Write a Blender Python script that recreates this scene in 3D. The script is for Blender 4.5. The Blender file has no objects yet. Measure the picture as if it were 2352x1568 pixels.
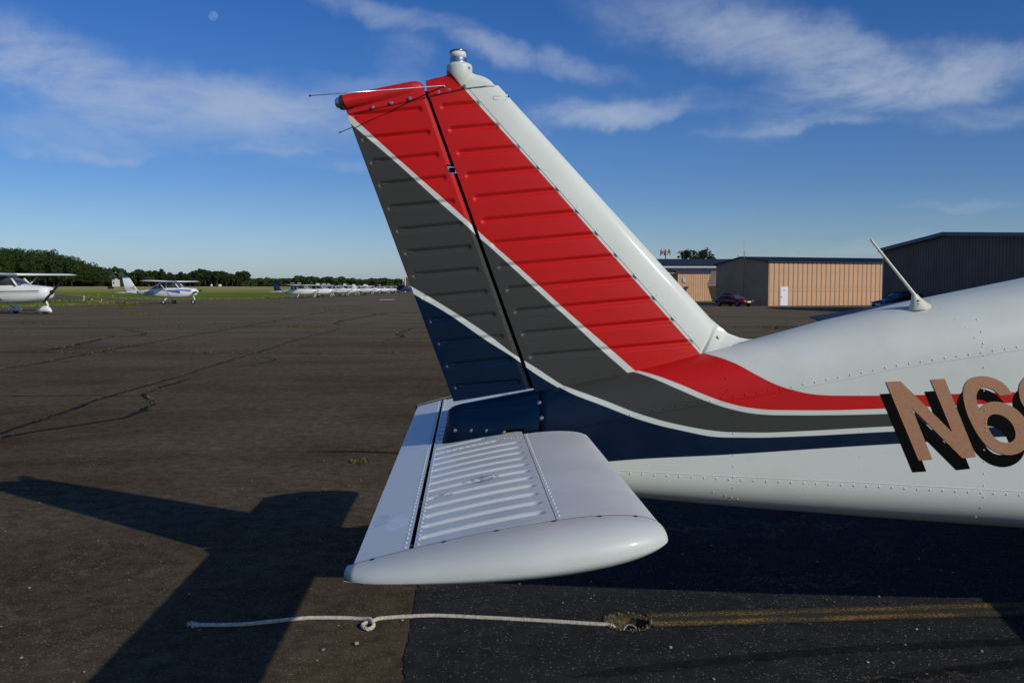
import bpy, bmesh, math, random
import numpy as np
from mathutils import Vector, Matrix, noise
from mathutils.geometry import tessellate_polygon
R = math.radians
random.seed(7)
scene = bpy.context.scene
COL = scene.collection

# ------------------------------------------------------------------ camera
FPX, Y0, XV, HC, YC = 2020.2, 661.0, 1070.3, 1.474, 3.557
pitch = math.atan((784 - Y0) / FPX)
yaw = math.atan((1176 - XV) / FPX * math.cos(pitch))
cF = Vector((math.sin(yaw) * math.cos(pitch), math.cos(yaw) * math.cos(pitch), -math.sin(pitch)))
cR = Vector((math.cos(yaw), -math.sin(yaw), 0))
cU = cR.cross(cF)
cC = Vector((0, 0, HC))
cam_d = bpy.data.cameras.new('camera')
cam = bpy.data.objects.new('camera', cam_d)
COL.objects.link(cam)
cam.matrix_world = Matrix(((cR.x, cU.x, -cF.x, 0), (cR.y, cU.y, -cF.y, 0), (cR.z, cU.z, -cF.z, HC), (0, 0, 0, 1)))
cam_d.sensor_width = 36
cam_d.lens = 36 * FPX / 2352
cam_d.clip_start = 0.05
cam_d.clip_end = 9000
scene.camera = cam

def ray(px, py):
    return cF + cR * ((px - 1176) / FPX) - cU * ((py - 784) / FPX)
def atY(px, py, Y):
    d = ray(px, py); return cC + d * (Y / d.y)
def atZ(px, py, Z=0.0):
    d = ray(px, py); return cC + d * ((Z - HC) / d.z)

# ------------------------------------------------------------------ world, sun, exposure
SUN = Vector((1.439, -1.435, 1)).normalized()
SUN_EL = math.asin(SUN.z)
SUN_AZ = math.atan2(SUN.x, SUN.y)          # clockwise from +Y
world = bpy.data.worlds.new('World')
scene.world = world
world.use_nodes = True
wt = world.node_tree
wt.nodes.clear()
def N(nt, t, **kw):
    n = nt.nodes.new(t)
    for k, v in kw.items(): setattr(n, k, v)
    return n
def L(nt, a, b): nt.links.new(a, b)
def M_(nt, op, a, b=None, c=None, clamp=False):
    n = nt.nodes.new('ShaderNodeMath'); n.operation = op; n.use_clamp = clamp
    for i, v in enumerate((a, b, c)):
        if v is None: continue
        if isinstance(v, (int, float)): n.inputs[i].default_value = v
        else: nt.links.new(v, n.inputs[i])
    return n.outputs[0]
def smooth(nt, v, a, b, lo=0.0, hi=1.0):
    n = nt.nodes.new('ShaderNodeMapRange'); n.interpolation_type = 'SMOOTHSTEP'
    nt.links.new(v, n.inputs[0])
    n.inputs[1].default_value = a; n.inputs[2].default_value = b; n.inputs[3].default_value = lo; n.inputs[4].default_value = hi
    return n.outputs[0]
def mixc(nt, f, a, b, mode='MIX'):
    n = nt.nodes.new('ShaderNodeMix'); n.data_type = 'RGBA'; n.blend_type = mode
    for s, v in ((n.inputs[0], f), (n.inputs[6], a), (n.inputs[7], b)):
        if isinstance(v, (int, float)): s.default_value = v
        elif isinstance(v, tuple): s.default_value = v if len(v) == 4 else (*v, 1)
        else: nt.links.new(v, s)
    return n.outputs[2]
def noise_n(nt, vec, scale, detail=4, rough=0.55, dist=0.0):
    n = nt.nodes.new('ShaderNodeTexNoise'); n.inputs['Scale'].default_value = scale
    n.inputs['Detail'].default_value = detail; n.inputs['Roughness'].default_value = rough
    n.inputs['Distortion'].default_value = dist
    if vec is not None: nt.links.new(vec, n.inputs['Vector'])
    return n
def vmap(nt, vec, scale=(1, 1, 1), rot=(0, 0, 0), loc=(0, 0, 0)):
    n = nt.nodes.new('ShaderNodeMapping'); nt.links.new(vec, n.inputs[0])
    n.inputs['Scale'].default_value = scale; n.inputs['Rotation'].default_value = rot; n.inputs['Location'].default_value = loc
    return n.outputs[0]

sky = N(wt, 'ShaderNodeTexSky', sky_type='NISHITA')
sky.sun_disc = False
sky.sun_elevation = SUN_EL
sky.sun_rotation = SUN_AZ
sky.altitude = 0
sky.air_density = 1.0
sky.dust_density = 0.6
sky.ozone_density = 3.0
tc = N(wt, 'ShaderNodeTexCoord')
sepw = N(wt, 'ShaderNodeSeparateXYZ'); L(wt, tc.outputs['Generated'], sepw.inputs[0])
az = M_(wt, 'ARCTAN2', sepw.outputs[0], sepw.outputs[1])
el = M_(wt, 'ARCSINE', sepw.outputs[2])
cmb = N(wt, 'ShaderNodeCombineXYZ'); L(wt, az, cmb.inputs[0]); L(wt, el, cmb.inputs[1])
ae = cmb.outputs[0]
n1 = noise_n(wt, vmap(wt, ae, (7, 18, 1)), 1.0, 6, 0.62, 0.6)
n2 = noise_n(wt, vmap(wt, ae, (22, 60, 1), (0, 0, R(-8))), 1.0, 6, 0.65, 1.0)
nd = noise_n(wt, vmap(wt, ae, (9, 9, 1)), 1.0, 5, 0.6)
vsub = N(wt, 'ShaderNodeVectorMath', operation='SUBTRACT'); L(wt, nd.outputs['Color'], vsub.inputs[0]); vsub.inputs[1].default_value = (.5, .5, .5)
vmul = N(wt, 'ShaderNodeVectorMath', operation='MULTIPLY'); L(wt, vsub.outputs[0], vmul.inputs[0]); vmul.inputs[1].default_value = (.11, .07, 0)
vadd = N(wt, 'ShaderNodeVectorMath', operation='ADD'); L(wt, ae, vadd.inputs[0]); L(wt, vmul.outputs[0], vadd.inputs[1])
wae = vadd.outputs[0]
def azel(px, py):
    d = ray(px, py).normalized(); return math.atan2(d.x, d.y), math.asin(d.z)
# cirrus banks: centre, half length, half height (in 2352-wide picture units), tilt, density
CL = [(80, 150, 260, 70, -17, .55), (330, 225, 400, 75, -8, .95), (620, 240, 190, 55, -3, .75), (80, 305, 220, 30, -4, .45),
      (200, 352, 130, 14, 0, .45), (620, 356, 100, 8, 0, .3), (800, 397, 60, 10, -8, .25),
      (1000, 60, 270, 24, -14, .62), (1240, 135, 190, 26, -10, .62), (870, 200, 170, 26, -8, .28), (930, 120, 60, 50, 30, .25),
      (1430, 252, 200, 30, 3, .95), (1330, 262, 130, 34, 0, .6), (1640, 60, 280, 60, -14, .62), (1800, 125, 240, 60, -16, .75),
      (2060, 165, 230, 60, -4, .95), (2190, 165, 230, 42, 0, .8), (1900, 240, 190, 44, 14, .6), (1860, 292, 180, 13, 3, .6),
      (2290, 270, 150, 24, -4, .6), (1770, 235, 130, 26, 3, .35), (600, 600, 620, 50, 0, .20), (1780, 590, 460, 34, 0, .42), (2240, 482, 110, 10, 2, .25)]
tot = None
for (px, py, hw, hh, tilt, dens) in CL:
    a0, e0 = azel(px, py)
    n = N(wt, 'ShaderNodeMapping', vector_type='TEXTURE'); L(wt, wae, n.inputs[0])
    n.inputs['Location'].default_value = (a0, e0, 0)
    n.inputs['Rotation'].default_value = (0, 0, R(tilt))
    n.inputs['Scale'].default_value = (hw * 1.25 / FPX, hh * 1.35 / FPX, 1)
    ln = N(wt, 'ShaderNodeVectorMath', operation='LENGTH'); L(wt, n.outputs[0], ln.inputs[0])
    b = smooth(wt, ln.outputs['Value'], 1.15, 0.15, 0.0, dens)
    tot = b if tot is None else M_(wt, 'ADD', tot, b)
# elsewhere in the sky the same thin cirrus goes on
absaz = M_(wt, 'ABSOLUTE', az)
outside = smooth(wt, absaz, 0.75, 1.1)
rest = M_(wt, 'MULTIPLY', smooth(wt, noise_n(wt, vmap(wt, ae, (1.6, 4, 1)), 1.0, 4, .6).outputs[0], .48, .7), M_(wt, 'MULTIPLY', outside, smooth(wt, el, 0.02, .12, 0, .7)))
tot = M_(wt, 'ADD', tot, rest)
tex = M_(wt, 'MULTIPLY_ADD', smooth(wt, n1.outputs[0], .32, .68), .72, M_(wt, 'MULTIPLY', smooth(wt, n2.outputs[0], .3, .76), .26))
cm = M_(wt, 'MULTIPLY', tot, M_(wt, 'ADD', tex, .12))
cm = M_(wt, 'MULTIPLY', M_(wt, 'SUBTRACT', 1.0, M_(wt, 'EXPONENT', M_(wt, 'MULTIPLY', cm, -1.3))), .76)
hsv = N(wt, 'ShaderNodeHueSaturation'); L(wt, sky.outputs[0], hsv.inputs['Color'])
hsv.inputs['Saturation'].default_value = 1.0
elt = smooth(wt, el, -.02, .42)
SKYG = mixc(wt, elt, (.74, 1.0, 1.50), (.27, .74, 1.46))
SKYG = mixc(wt, smooth(wt, el, .13, -.01), SKYG, (1.12, 1.36, 1.82))
skyc = mixc(wt, 1.0, hsv.outputs[0], SKYG, 'MULTIPLY')
cloud = mixc(wt, cm, skyc, (7.6, 8.8, 10.8, 1))
bg = N(wt, 'ShaderNodeBackground'); L(wt, cloud, bg.inputs[0]); bg.inputs[1].default_value = 0.059
wo = N(wt, 'ShaderNodeOutputWorld'); L(wt, bg.outputs[0], wo.inputs[0])

sun_d = bpy.data.lights.new('sun', 'SUN'); sun_d.energy = 2.8; sun_d.angle = R(0.53); sun_d.color = (1.0, 0.94, 0.81)
sun = bpy.data.objects.new('sun', sun_d); COL.objects.link(sun)
sun.rotation_euler = SUN.to_track_quat('Z', 'Y').to_euler(); sun.location = (20, -20, 30)
vs = scene.view_settings
vs.view_transform = 'Standard'; vs.look = 'None'; vs.exposure = 0.0; vs.gamma = 1.0; vs.use_curve_mapping = False
scene.render.engine = 'CYCLES'
scene.cycles.max_bounces = 6
scene.cycles.transparent_max_bounces = 8

# ------------------------------------------------------------------ helpers
def tag(o, label=None, cat=None, group=None, kind=None):
    if label: o['label'] = label
    if cat: o['category'] = cat
    if group: o['group'] = group
    if kind: o['kind'] = kind
    return o
def empty(name, loc=(0, 0, 0), rz=0.0):
    o = bpy.data.objects.new(name, None); COL.objects.link(o)
    o.location = loc; o.rotation_euler = (0, 0, rz); o.empty_display_size = .2
    return o
def mesh_obj(name, verts, faces, mat, parent=None, smoothf=True, mats=None, fm=None):
    me = bpy.data.meshes.new(name)
    me.from_pydata([tuple(v) for v in verts], [], faces)
    if mats:
        for m in mats: me.materials.append(m)
        if fm: me.polygons.foreach_set('material_index', fm)
    elif mat: me.materials.append(mat)
    if smoothf: me.polygons.foreach_set('use_smooth', [True] * len(me.polygons))
    me.update()
    o = bpy.data.objects.new(name, me); COL.objects.link(o)
    if parent: o.parent = parent
    return o
class MB:
    def __init__(s): s.v = []; s.f = []
    def add(s, v, f):
        k = len(s.v); s.v += [tuple(p) for p in v]; s.f += [tuple(i + k for i in q) for q in f]
    def box(s, c, h, rz=0.0, rot=None):
        m = rot or Matrix.Rotation(rz, 3, 'Z')
        vs_ = [Vector(c) + m @ Vector((x * h[0], y * h[1], z * h[2])) for x in (-1, 1) for y in (-1, 1) for z in (-1, 1)]
        s.add(vs_, [(0, 1, 3, 2), (4, 6, 7, 5), (0, 4, 5, 1), (2, 3, 7, 6), (0, 2, 6, 4), (1, 5, 7, 3)])
    def box2(s, a, b):
        a = Vector(a); b = Vector(b); s.box((a + b) / 2, (b - a) / 2)
    def tube(s, pts, r, n=8, caps=True):
        pts = [Vector(p) for p in pts]; rs = r if isinstance(r, (list, tuple)) else [r] * len(pts)
        rings = []; up = None
        for i, p in enumerate(pts):
            t = (pts[min(i + 1, len(pts) - 1)] - pts[max(i - 1, 0)]).normalized()
            if up is None:
                up = Vector((0, 0, 1)) if abs(t.z) < .9 else Vector((1, 0, 0))
            a = t.cross(up).normalized(); up = a.cross(t).normalized()
            rings.append([p + (a * math.cos(2 * math.pi * k / n) + up * math.sin(2 * math.pi * k / n)) * rs[i] for k in range(n)])
        s.loft(rings, caps)
    def loft(s, rings, caps=True, closed=True):
        n = len(rings[0]); v = [p for r_ in rings for p in r_]; f = []
        for i in range(len(rings) - 1):
            for k in range(n if closed else n - 1):
                a = i * n + k; b = i * n + (k + 1) % n
                f.append((a, b, b + n, a + n))
        if caps and closed:
            f.append(tuple(reversed(range(n)))); f.append(tuple(range((len(rings) - 1) * n, len(rings) * n)))
        s.add(v, f)
    def lathe(s, prof, c=(0, 0, 0), rot=None, n=20):
        m = rot or Matrix.Identity(3); c = Vector(c)
        rings = [[c + m @ Vector((r * math.cos(2 * math.pi * k / n), r * math.sin(2 * math.pi * k / n), z)) for k in range(n)] for (r, z) in prof]
        s.loft(rings, caps=True)
    def torus(s, c, Rr, r, n=24, m=8, rot=None, arc=2 * math.pi, sc=(1, 1, 1)):
        mt = rot or Matrix.Identity(3); pts = []
        full = abs(arc - 2 * math.pi) < 1e-4
        cnt = n if full else n + 1
        rings = []
        for i in range(cnt):
            a = arc * i / n
            rings.append([Vector(c) + mt @ Vector(((Rr + r * math.cos(2 * math.pi * k / m)) * math.cos(a) * sc[0], (Rr + r * math.cos(2 * math.pi * k / m)) * math.sin(a) * sc[1], r * math.sin(2 * math.pi * k / m) * sc[2])) for k in range(m)])
        if full: rings.append(rings[0])
        s.loft(rings, caps=not full)
    def build(s, name, mat, parent=None, smoothf=False):
        return mesh_obj(name, s.v, s.f, mat, parent, smoothf)
def poly_obj(name, outline, holes, mapf, mat, parent=None):
    loops = [[Vector((p[0], p[1], 0)) for p in outline]] + [[Vector((p[0], p[1], 0)) for p in h] for h in holes]
    tris = tessellate_polygon(loops)
    flat = [p for l in loops for p in l]
    v = [mapf(p.x, p.y) for p in flat]
    # orient towards the camera side
    out = []
    for t in tris:
        a, b, c = (flat[i] for i in t)
        if (b - a).cross(c - a).z > 0: t = (t[0], t[2], t[1])
        out.append(tuple(t))
    return mesh_obj(name, v, out, mat, parent, False)
def children(o): return [c for c in bpy.data.objects if c.parent == o]
CH = {}
def copy_tree(o, tree, parent=None):
    c = o.copy(); COL.objects.link(c)
    if parent: c.parent = parent
    for (ch, sub) in tree: copy_tree(ch, sub, c)
    return c
def tree_of(o): return [(ch, tree_of(ch)) for ch in children(o)]

# ------------------------------------------------------------------ materials
def mat(name, col, rough=.5, metal=0.0, spec=.5, coat=0.0, coat_r=.05, bump=None, var=None):
    m = bpy.data.materials.new(name); m.use_nodes = True; nt = m.node_tree
    p = nt.nodes['Principled BSDF']
    p.inputs['Base Color'].default_value = (*col, 1); p.inputs['Roughness'].default_value = rough
    p.inputs['Metallic'].default_value = metal; p.inputs['Specular IOR Level'].default_value = spec
    p.inputs['Coat Weight'].default_value = coat; p.inputs['Coat Roughness'].default_value = coat_r
    t = N(nt, 'ShaderNodeTexCoord')
    if var:
        sc, amt = var
        n = noise_n(nt, t.outputs['Object'], sc, 5, .6)
        L(nt, mixc(nt, smooth(nt, n.outputs[0], .3, .7), tuple(c * (1 - amt) for c in col), tuple(min(1, c * (1 + amt)) for c in col)), p.inputs['Base Color'])
    if bump:
        n = noise_n(nt, t.outputs['Object'], bump[0], 4, .6)
        b = N(nt, 'ShaderNodeBump'); b.inputs['Strength'].default_value = bump[1]; b.inputs['Distance'].default_value = bump[2]
        L(nt, n.outputs[0], b.inputs['Height']); L(nt, b.outputs[0], p.inputs['Normal'])
    return m
WHITE = (.635, .665, .60); RED = (.55, .010, .009); GREY = (.048, .047, .042); BLUE = (.0001, .0085, .028)
m_white = mat('aircraft_white', WHITE, .52, coat=.10, coat_r=.10, var=(3, .035), spec=.35)
m_red = mat('aircraft_red', RED, .42, spec=.32, coat=.12, coat_r=.12, var=(3, .05))
m_blue = mat('aircraft_blue', BLUE, .25, spec=.2, coat=.12, coat_r=.06)
m_tip = mat('tip_fairing_white', (.55, .575, .535), .45, coat=.12, coat_r=.1, var=(4, .05), spec=.35)
m_black = mat('black', (.006, .006, .007), .6)
m_dark = mat('dark_gap', (.004, .004, .005), .9, spec=.1)
m_chrome = mat('chrome', (.75, .75, .74), .3, metal=1, var=(60, .15))
m_steel = mat('dull_steel', (.22, .21, .20), .55, metal=1, var=(300, .3))
m_rivet = mat('rivet_white', (.72, .73, .70), .3)
m_copper = mat('copper_vinyl', (.42, .215, .115), .45, metal=.15, var=(260, .22))
m_blackv = mat('black_vinyl', (.0012, .0011, .001), .6, spec=.08)
m_glass = mat('lamp_glass', (.75, .74, .72), .06, coat=.6)
m_cream = mat('antenna_cream', (.66, .64, .5), .4, var=(30, .06))
m_rope = mat('rope', (.56, .50, .42), .9, var=(90, .3), spec=.2)
m_rubber = mat('rubber', (.012, .012, .012), .8)
m_window = mat('window_glass', (.012, .014, .018), .08, coat=.4)

def worn_white():
    """white top skin of the tailplane, with scuffs where the paint wore through"""
    m = mat('tailplane_white', WHITE, .40, coat=.05, coat_r=.12, spec=.32)
    nt = m.node_tree; p = nt.nodes['Principled BSDF']; t = N(nt, 'ShaderNodeTexCoord'); ob = t.outputs['Object']
    n = noise_n(nt, ob, 3.2, 5, .6)
    base = mixc(nt, smooth(nt, n.outputs[0], .3, .75), (.62, .665, .64), (.69, .725, .69))
    def patchmask(c, hx, hy, th, sc=26):
        mp = N(nt, 'ShaderNodeMapping', vector_type='TEXTURE'); L(nt, ob, mp.inputs[0])
        mp.inputs['Location'].default_value = c; mp.inputs['Scale'].default_value = (hx, hy, 1)
        ln = N(nt, 'ShaderNodeVectorMath', operation='LENGTH'); s = N(nt, 'ShaderNodeSeparateXYZ'); L(nt, mp.outputs[0], s.inputs[0])
        cb = N(nt, 'ShaderNodeCombineXYZ'); L(nt, s.outputs[0], cb.inputs[0]); L(nt, s.outputs[1], cb.inputs[1]); L(nt, cb.outputs[0], ln.inputs[0])
        e = smooth(nt, ln.outputs['Value'], 1.0, .3)
        nn = noise_n(nt, vmap(nt, ob, (1, 2.4, 1)), sc, 6, .7, .4)
        return smooth(nt, M_(nt, 'MULTIPLY', nn.outputs[0], e), th, th + .03)
    c1 = patchmask((.05, -.83, 0), .13, .09, .45, 40)
    c2 = patchmask((-.07, -.93, 0), .07, .035, .44, 45)
    c3 = patchmask((-.19, -1.13, 0), .07, .16, .44, 30)
    c4 = patchmask((-.245, -1.06, 0), .05, .14, .42, 14)
    base = mixc(nt, M_(nt, 'MAXIMUM', c1, c2), base, (.30, .31, .34))
    base = mixc(nt, M_(nt, 'MULTIPLY', c4, .6), base, (.36, .48, .66))
    base = mixc(nt, M_(nt, 'MULTIPLY', c3, .7), base, (.80, .82, .84))
    # thin grime and tiny chips over the whole skin
    g = noise_n(nt, ob, 120, 3, .7)
    base = mixc(nt, smooth(nt, g.outputs[0], .74, .80, 0, .5), base, (.28, .27, .25))
    L(nt, base, p.inputs['Base Color'])
    L(nt, smooth(nt, n.outputs[0], .3, .7, .34, .46), p.inputs['Roughness'])
    return m
m_tailp = worn_white()

def fcurve_z(nt, xs, pts, xr, zr):
    n = N(nt, 'ShaderNodeFloatCurve'); cu = n.mapping; c = cu.curves[0]
    P = sorted(((p[0] - xr[0]) / (xr[1] - xr[0]), (p[1] - zr[0]) / (zr[1] - zr[0])) for p in pts)
    P = [(min(1, max(0, a)), min(1, max(0, b))) for a, b in P]
    c.points[0].location = P[0]; c.points[1].location = P[-1]
    for q in P[1:-1]: c.points.new(*q)
    for q in c.points: q.handle_type = 'AUTO_CLAMPED'
    cu.update(); L(nt, xs, n.inputs['Value'])
    return n.outputs[0]
def striped(name, layers, xr, zr):
    """paint whose colour changes across printed boundary lines z = f(x) on the aircraft's own side view"""
    m = mat(name, WHITE, .42, coat=.05, coat_r=.15, spec=.22); nt = m.node_tree; p = nt.nodes['Principled BSDF']
    t = N(nt, 'ShaderNodeTexCoord'); s = N(nt, 'ShaderNodeSeparateXYZ'); L(nt, t.outputs['Object'], s.inputs[0])
    xs = M_(nt, 'DIVIDE', M_(nt, 'SUBTRACT', s.outputs[0], xr[0]), xr[1] - xr[0], clamp=True)
    zs = M_(nt, 'DIVIDE', M_(nt, 'SUBTRACT', s.outputs[2], zr[0]), zr[1] - zr[0])
    col = None; white = tuple(WHITE)
    nv = noise_n(nt, t.outputs['Object'], 4, 5, .6)
    cur = mixc(nt, smooth(nt, nv.outputs[0], .3, .7), tuple(c * .96 for c in WHITE), tuple(c * 1.03 for c in WHITE))
    for pts, c in layers:
        cz = fcurve_z(nt, xs, pts, xr, zr)
        k = M_(nt, 'MULTIPLY', M_(nt, 'SUBTRACT', cz, zs), 900, clamp=True)
        cur = mixc(nt, k, cur, tuple(c))
    g = noise_n(nt, vmap(nt, t.outputs['Object'], (1, 1, 1)), 7, 6, .65)
    cur = mixc(nt, smooth(nt, g.outputs[0], .45, .8, 0, .22), cur, mixc(nt, 1.0, cur, (.72, .68, .60), 'MULTIPLY'))
    L(nt, cur, p.inputs['Base Color'])
    L(nt, smooth(nt, g.outputs[0], .3, .75, .40, .54), p.inputs['Roughness'])
    return m

# ------------------------------------------------------------------ ground height
PIT = atZ(1441, 1431); PIT_R = .088
def sst(a, b, x):
    t = min(1, max(0, (x - a) / (b - a))); return t * t * (3 - 2 * t)
def gh(x, y):
    z = 2.2 * sst(215, 430, y) * (1 - sst(-5, 60, x))
    z -= .52 * sst(22, 85, y) * sst(5, 24, x)
    if abs(x - PIT.x) < .2 and abs(y - PIT.y) < .2:
        r = math.hypot((x - PIT.x), (y - PIT.y)) / PIT_R
        r += .16 * noise.noise(Vector((x * 30, y * 30, 1)))
        z -= .06 * (1 - sst(.66, 1.02, r))
    return z
def grid_sheet(name, xs, ys, dz, m, keep=None, kind='structure', zf=gh):
    nx, ny = len(xs), len(ys)
    v = [(x, y, zf(x, y) + dz) for y in ys for x in xs]
    f = [(j * nx + i, j * nx + i + 1, (j + 1) * nx + i + 1, (j + 1) * nx + i) for j in range(ny - 1) for i in range(nx - 1)
         if keep is None or keep((xs[i] + xs[i + 1]) / 2, (ys[j] + ys[j + 1]) / 2)]
    o = mesh_obj(name, v, f, m, None, True); o['kind'] = kind
    return o

def asphalt(name, dark, light, patch_s, speck, speckc, brown, spots=.5, far=None):
    m = bpy.data.materials.new(name); m.use_nodes = True; nt = m.node_tree; p = nt.nodes['Principled BSDF']
    t = N(nt, 'ShaderNodeTexCoord'); ob = t.outputs['Object']
    big = noise_n(nt, vmap(nt, ob, (1, 1.4, 1), (0, 0, .3)), patch_s, 7, .62, .5)
    c = mixc(nt, smooth(nt, big.outputs[0], .36, .64), dark, light)
    b2 = noise_n(nt, vmap(nt, ob, (.05, .35, 1), (0, 0, .06)), 1.0, 6, .6, .6)   # long wear streaks
    c = mixc(nt, smooth(nt, b2.outputs[0], .42, .66, 0, .75), c, brown)
    if far:  # distance lightening: grazing backscatter put into the colour, broken into streaks
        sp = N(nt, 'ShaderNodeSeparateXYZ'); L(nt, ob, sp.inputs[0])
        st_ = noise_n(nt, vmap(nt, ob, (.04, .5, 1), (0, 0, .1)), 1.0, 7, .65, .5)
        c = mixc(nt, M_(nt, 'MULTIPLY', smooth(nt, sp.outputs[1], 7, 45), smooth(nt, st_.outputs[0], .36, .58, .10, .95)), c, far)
    mid = noise_n(nt, ob, 9, 6, .7)
    c = mixc(nt, smooth(nt, mid.outputs[0], .3, .72, 0, .7), c, tuple(x * .45 for x in dark))
    fine = noise_n(nt, ob, 120, 4, .75)
    c = mixc(nt, smooth(nt, fine.outputs[0], .42, .68, 0, .55), c, tuple(x * .3 for x in dark))
    vor = N(nt, 'ShaderNodeTexVoronoi'); L(nt, ob, vor.inputs['Vector']); vor.inputs['Scale'].default_value = 110
    sc = N(nt, 'ShaderNodeSeparateColor'); L(nt, vor.outputs['Color'], sc.inputs[0])
    pick = smooth(nt, sc.outputs[0], 1 - speck, 1 - speck + .05)
    near = smooth(nt, vor.outputs['Distance'], .48, .30)
    c = mixc(nt, M_(nt, 'MULTIPLY', pick, near), c, mixc(nt, sc.outputs[1], speckc, tuple(x * .45 for x in speckc)))
    v2 = N(nt, 'ShaderNodeTexVoronoi'); L(nt, ob, v2.inputs['Vector']); v2.inputs['Scale'].default_value = 24
    s2 = N(nt, 'ShaderNodeSeparateColor'); L(nt, v2.outputs['Color'], s2.inputs[0])
    k2 = M_(nt, 'MULTIPLY', smooth(nt, s2.outputs[0], .965, .97), smooth(nt, v2.outputs['Distance'], .13, .07))
    c = mixc(nt, M_(nt, 'MULTIPLY', k2, spots), c, (.34, .31, .25))
    # fine yellowish crazing
    vc = N(nt, 'ShaderNodeTexVoronoi', feature='DISTANCE_TO_EDGE')
    wv = N(nt, 'ShaderNodeVectorMath', operation='ADD'); wn = noise_n(nt, ob, 3, 5, .7); L(nt, wn.outputs['Color'], wv.inputs[1]); L(nt, ob, wv.inputs[0])
    L(nt, wv.outputs[0], vc.inputs['Vector']); vc.inputs['Scale'].default_value = 1.1
    gate = smooth(nt, noise_n(nt, ob, .8, 3, .5).outputs[0], .48, .58)
    lin = M_(nt, 'MULTIPLY', smooth(nt, vc.outputs['Distance'], .010, .002), M_(nt, 'MULTIPLY', gate, smooth(nt, fine.outputs[0], .4, .55)))
    c = mixc(nt, M_(nt, 'MULTIPLY', lin, .85), c, (.27, .23, .14))
    L(nt, c, p.inputs['Base Color'])
    p.inputs['Roughness'].default_value = .95; p.inputs['Specular IOR Level'].default_value = .03
    bm_ = N(nt, 'ShaderNodeBump'); bm_.inputs['Strength'].default_value = .9; bm_.inputs['Distance'].default_value = .006
    hgt = M_(nt, 'ADD', M_(nt, 'MULTIPLY', near, .7), M_(nt, 'MULTIPLY', fine.outputs[0], 1.2))
    L(nt, hgt, bm_.inputs['Height']); L(nt, bm_.outputs[0], p.inputs['Normal'])
    return m
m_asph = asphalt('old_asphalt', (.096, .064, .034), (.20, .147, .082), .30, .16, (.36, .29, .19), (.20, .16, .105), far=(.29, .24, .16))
m_asph2 = asphalt('newer_asphalt', (.046, .046, .045), (.070, .069, .066), .5, .12, (.30, .29, .27), (.038, .038, .038))
def grass_mat(name, a, b, c, s=.05):
    m = bpy.data.materials.new(name); m.use_nodes = True; nt = m.node_tree; p = nt.nodes['Principled BSDF']
    t = N(nt, 'ShaderNodeTexCoord'); ob = t.outputs['Object']
    n = noise_n(nt, vmap(nt, ob, (.25, 1, 1)), s, 6, .65); n2_ = noise_n(nt, ob, 2.5, 5, .75)
    q = mixc(nt, smooth(nt, n.outputs[0], .38, .62), a, b)
    q = mixc(nt, smooth(nt, n2_.outputs[0], .4, .7, 0, .6), q, tuple(x * .55 for x in a))
    sp = N(nt, 'ShaderNodeSeparateXYZ'); L(nt, ob, sp.inputs[0])
    far = smooth(nt, sp.outputs[1], 230, 330)
    q = mixc(nt, M_(nt, 'MULTIPLY', far, smooth(nt, n.outputs[0], .3, .55, .3, 1)), q, c)
    L(nt, q, p.inputs['Base Color']); p.inputs['Roughness'].default_value = .9; p.inputs['Specular IOR Level'].default_value = .05
    b_ = N(nt, 'ShaderNodeBump'); b_.inputs['Strength'].default_value = 1; b_.inputs['Distance'].default_value = .12
    L(nt, n2_.outputs[0], b_.inputs['Height']); L(nt, b_.outputs[0], p.inputs['Normal'])
    return m
m_grass = grass_mat('airfield_grass', (.135, .20, .018), (.22, .25, .03), (.42, .36, .12))

# ------------------------------------------------------------------ the ground
def lin(a, b, n): return [a + (b - a) * i / n for i in range(n + 1)]
gx = sorted(set([-4000, -2500, -1500] + lin(-1000, 1000, 80) + [1500, 2500, 4000])); gy = sorted(set([-600, -300, -100] + lin(0, 1000, 80) + [1300, 1700, 2500, 4000, 6000]))
grid_sheet('ground', gx, gy, -.085, m_grass)
fx = [PIT.x + d for d in lin(-.13, .13, 52)]; fy = [PIT.y + d for d in lin(-.13, .13, 52)]
AX = sorted(lin(-30, -1, 29) + [-.5, 0, .4] + fx + [1, 1.5, 2, 3, 4] + lin(5, 90, 60)); AY = sorted(lin(-12, 3, 15) + fy + [4.5, 5] + lin(6, 110, 80) + lin(112, 340, 76))
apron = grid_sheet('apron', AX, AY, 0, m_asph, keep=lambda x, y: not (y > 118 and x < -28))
def flat_poly(name, pts, z, m, kind='structure'):
    o = poly_obj(name, pts, [], lambda x, y: (x, y, z), m); 
    me = o.data
    if me.polygons and me.polygons[0].normal.z < 0: me.flip_normals()
    o['kind'] = kind; return o
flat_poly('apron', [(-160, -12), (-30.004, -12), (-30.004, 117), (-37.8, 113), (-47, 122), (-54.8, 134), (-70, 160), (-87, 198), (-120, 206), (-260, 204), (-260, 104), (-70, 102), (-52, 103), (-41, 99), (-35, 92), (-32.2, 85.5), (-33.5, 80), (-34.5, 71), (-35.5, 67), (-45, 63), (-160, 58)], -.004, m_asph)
SX = sorted([-.245, -.1, 0.2, .4] + fx + [1.2, 2, 3, 5, 8, 12]); SY = sorted(lin(-6, 3, 9) + fy + [4.5, 5.2, 6.4])
SY = sorted(set(SY + lin(1.5, 6.4, 240)))
strip = grid_sheet('newer_asphalt_strip', SX, SY, .004, m_asph2)
for v_ in strip.data.vertices:
    if v_.co.x < -.24: v_.co.x += .030 * noise.noise(Vector((v_.co.y * 3, 0, 4))) + .016 * noise.noise(Vector((v_.co.y * 17, 0, 8)))
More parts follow.
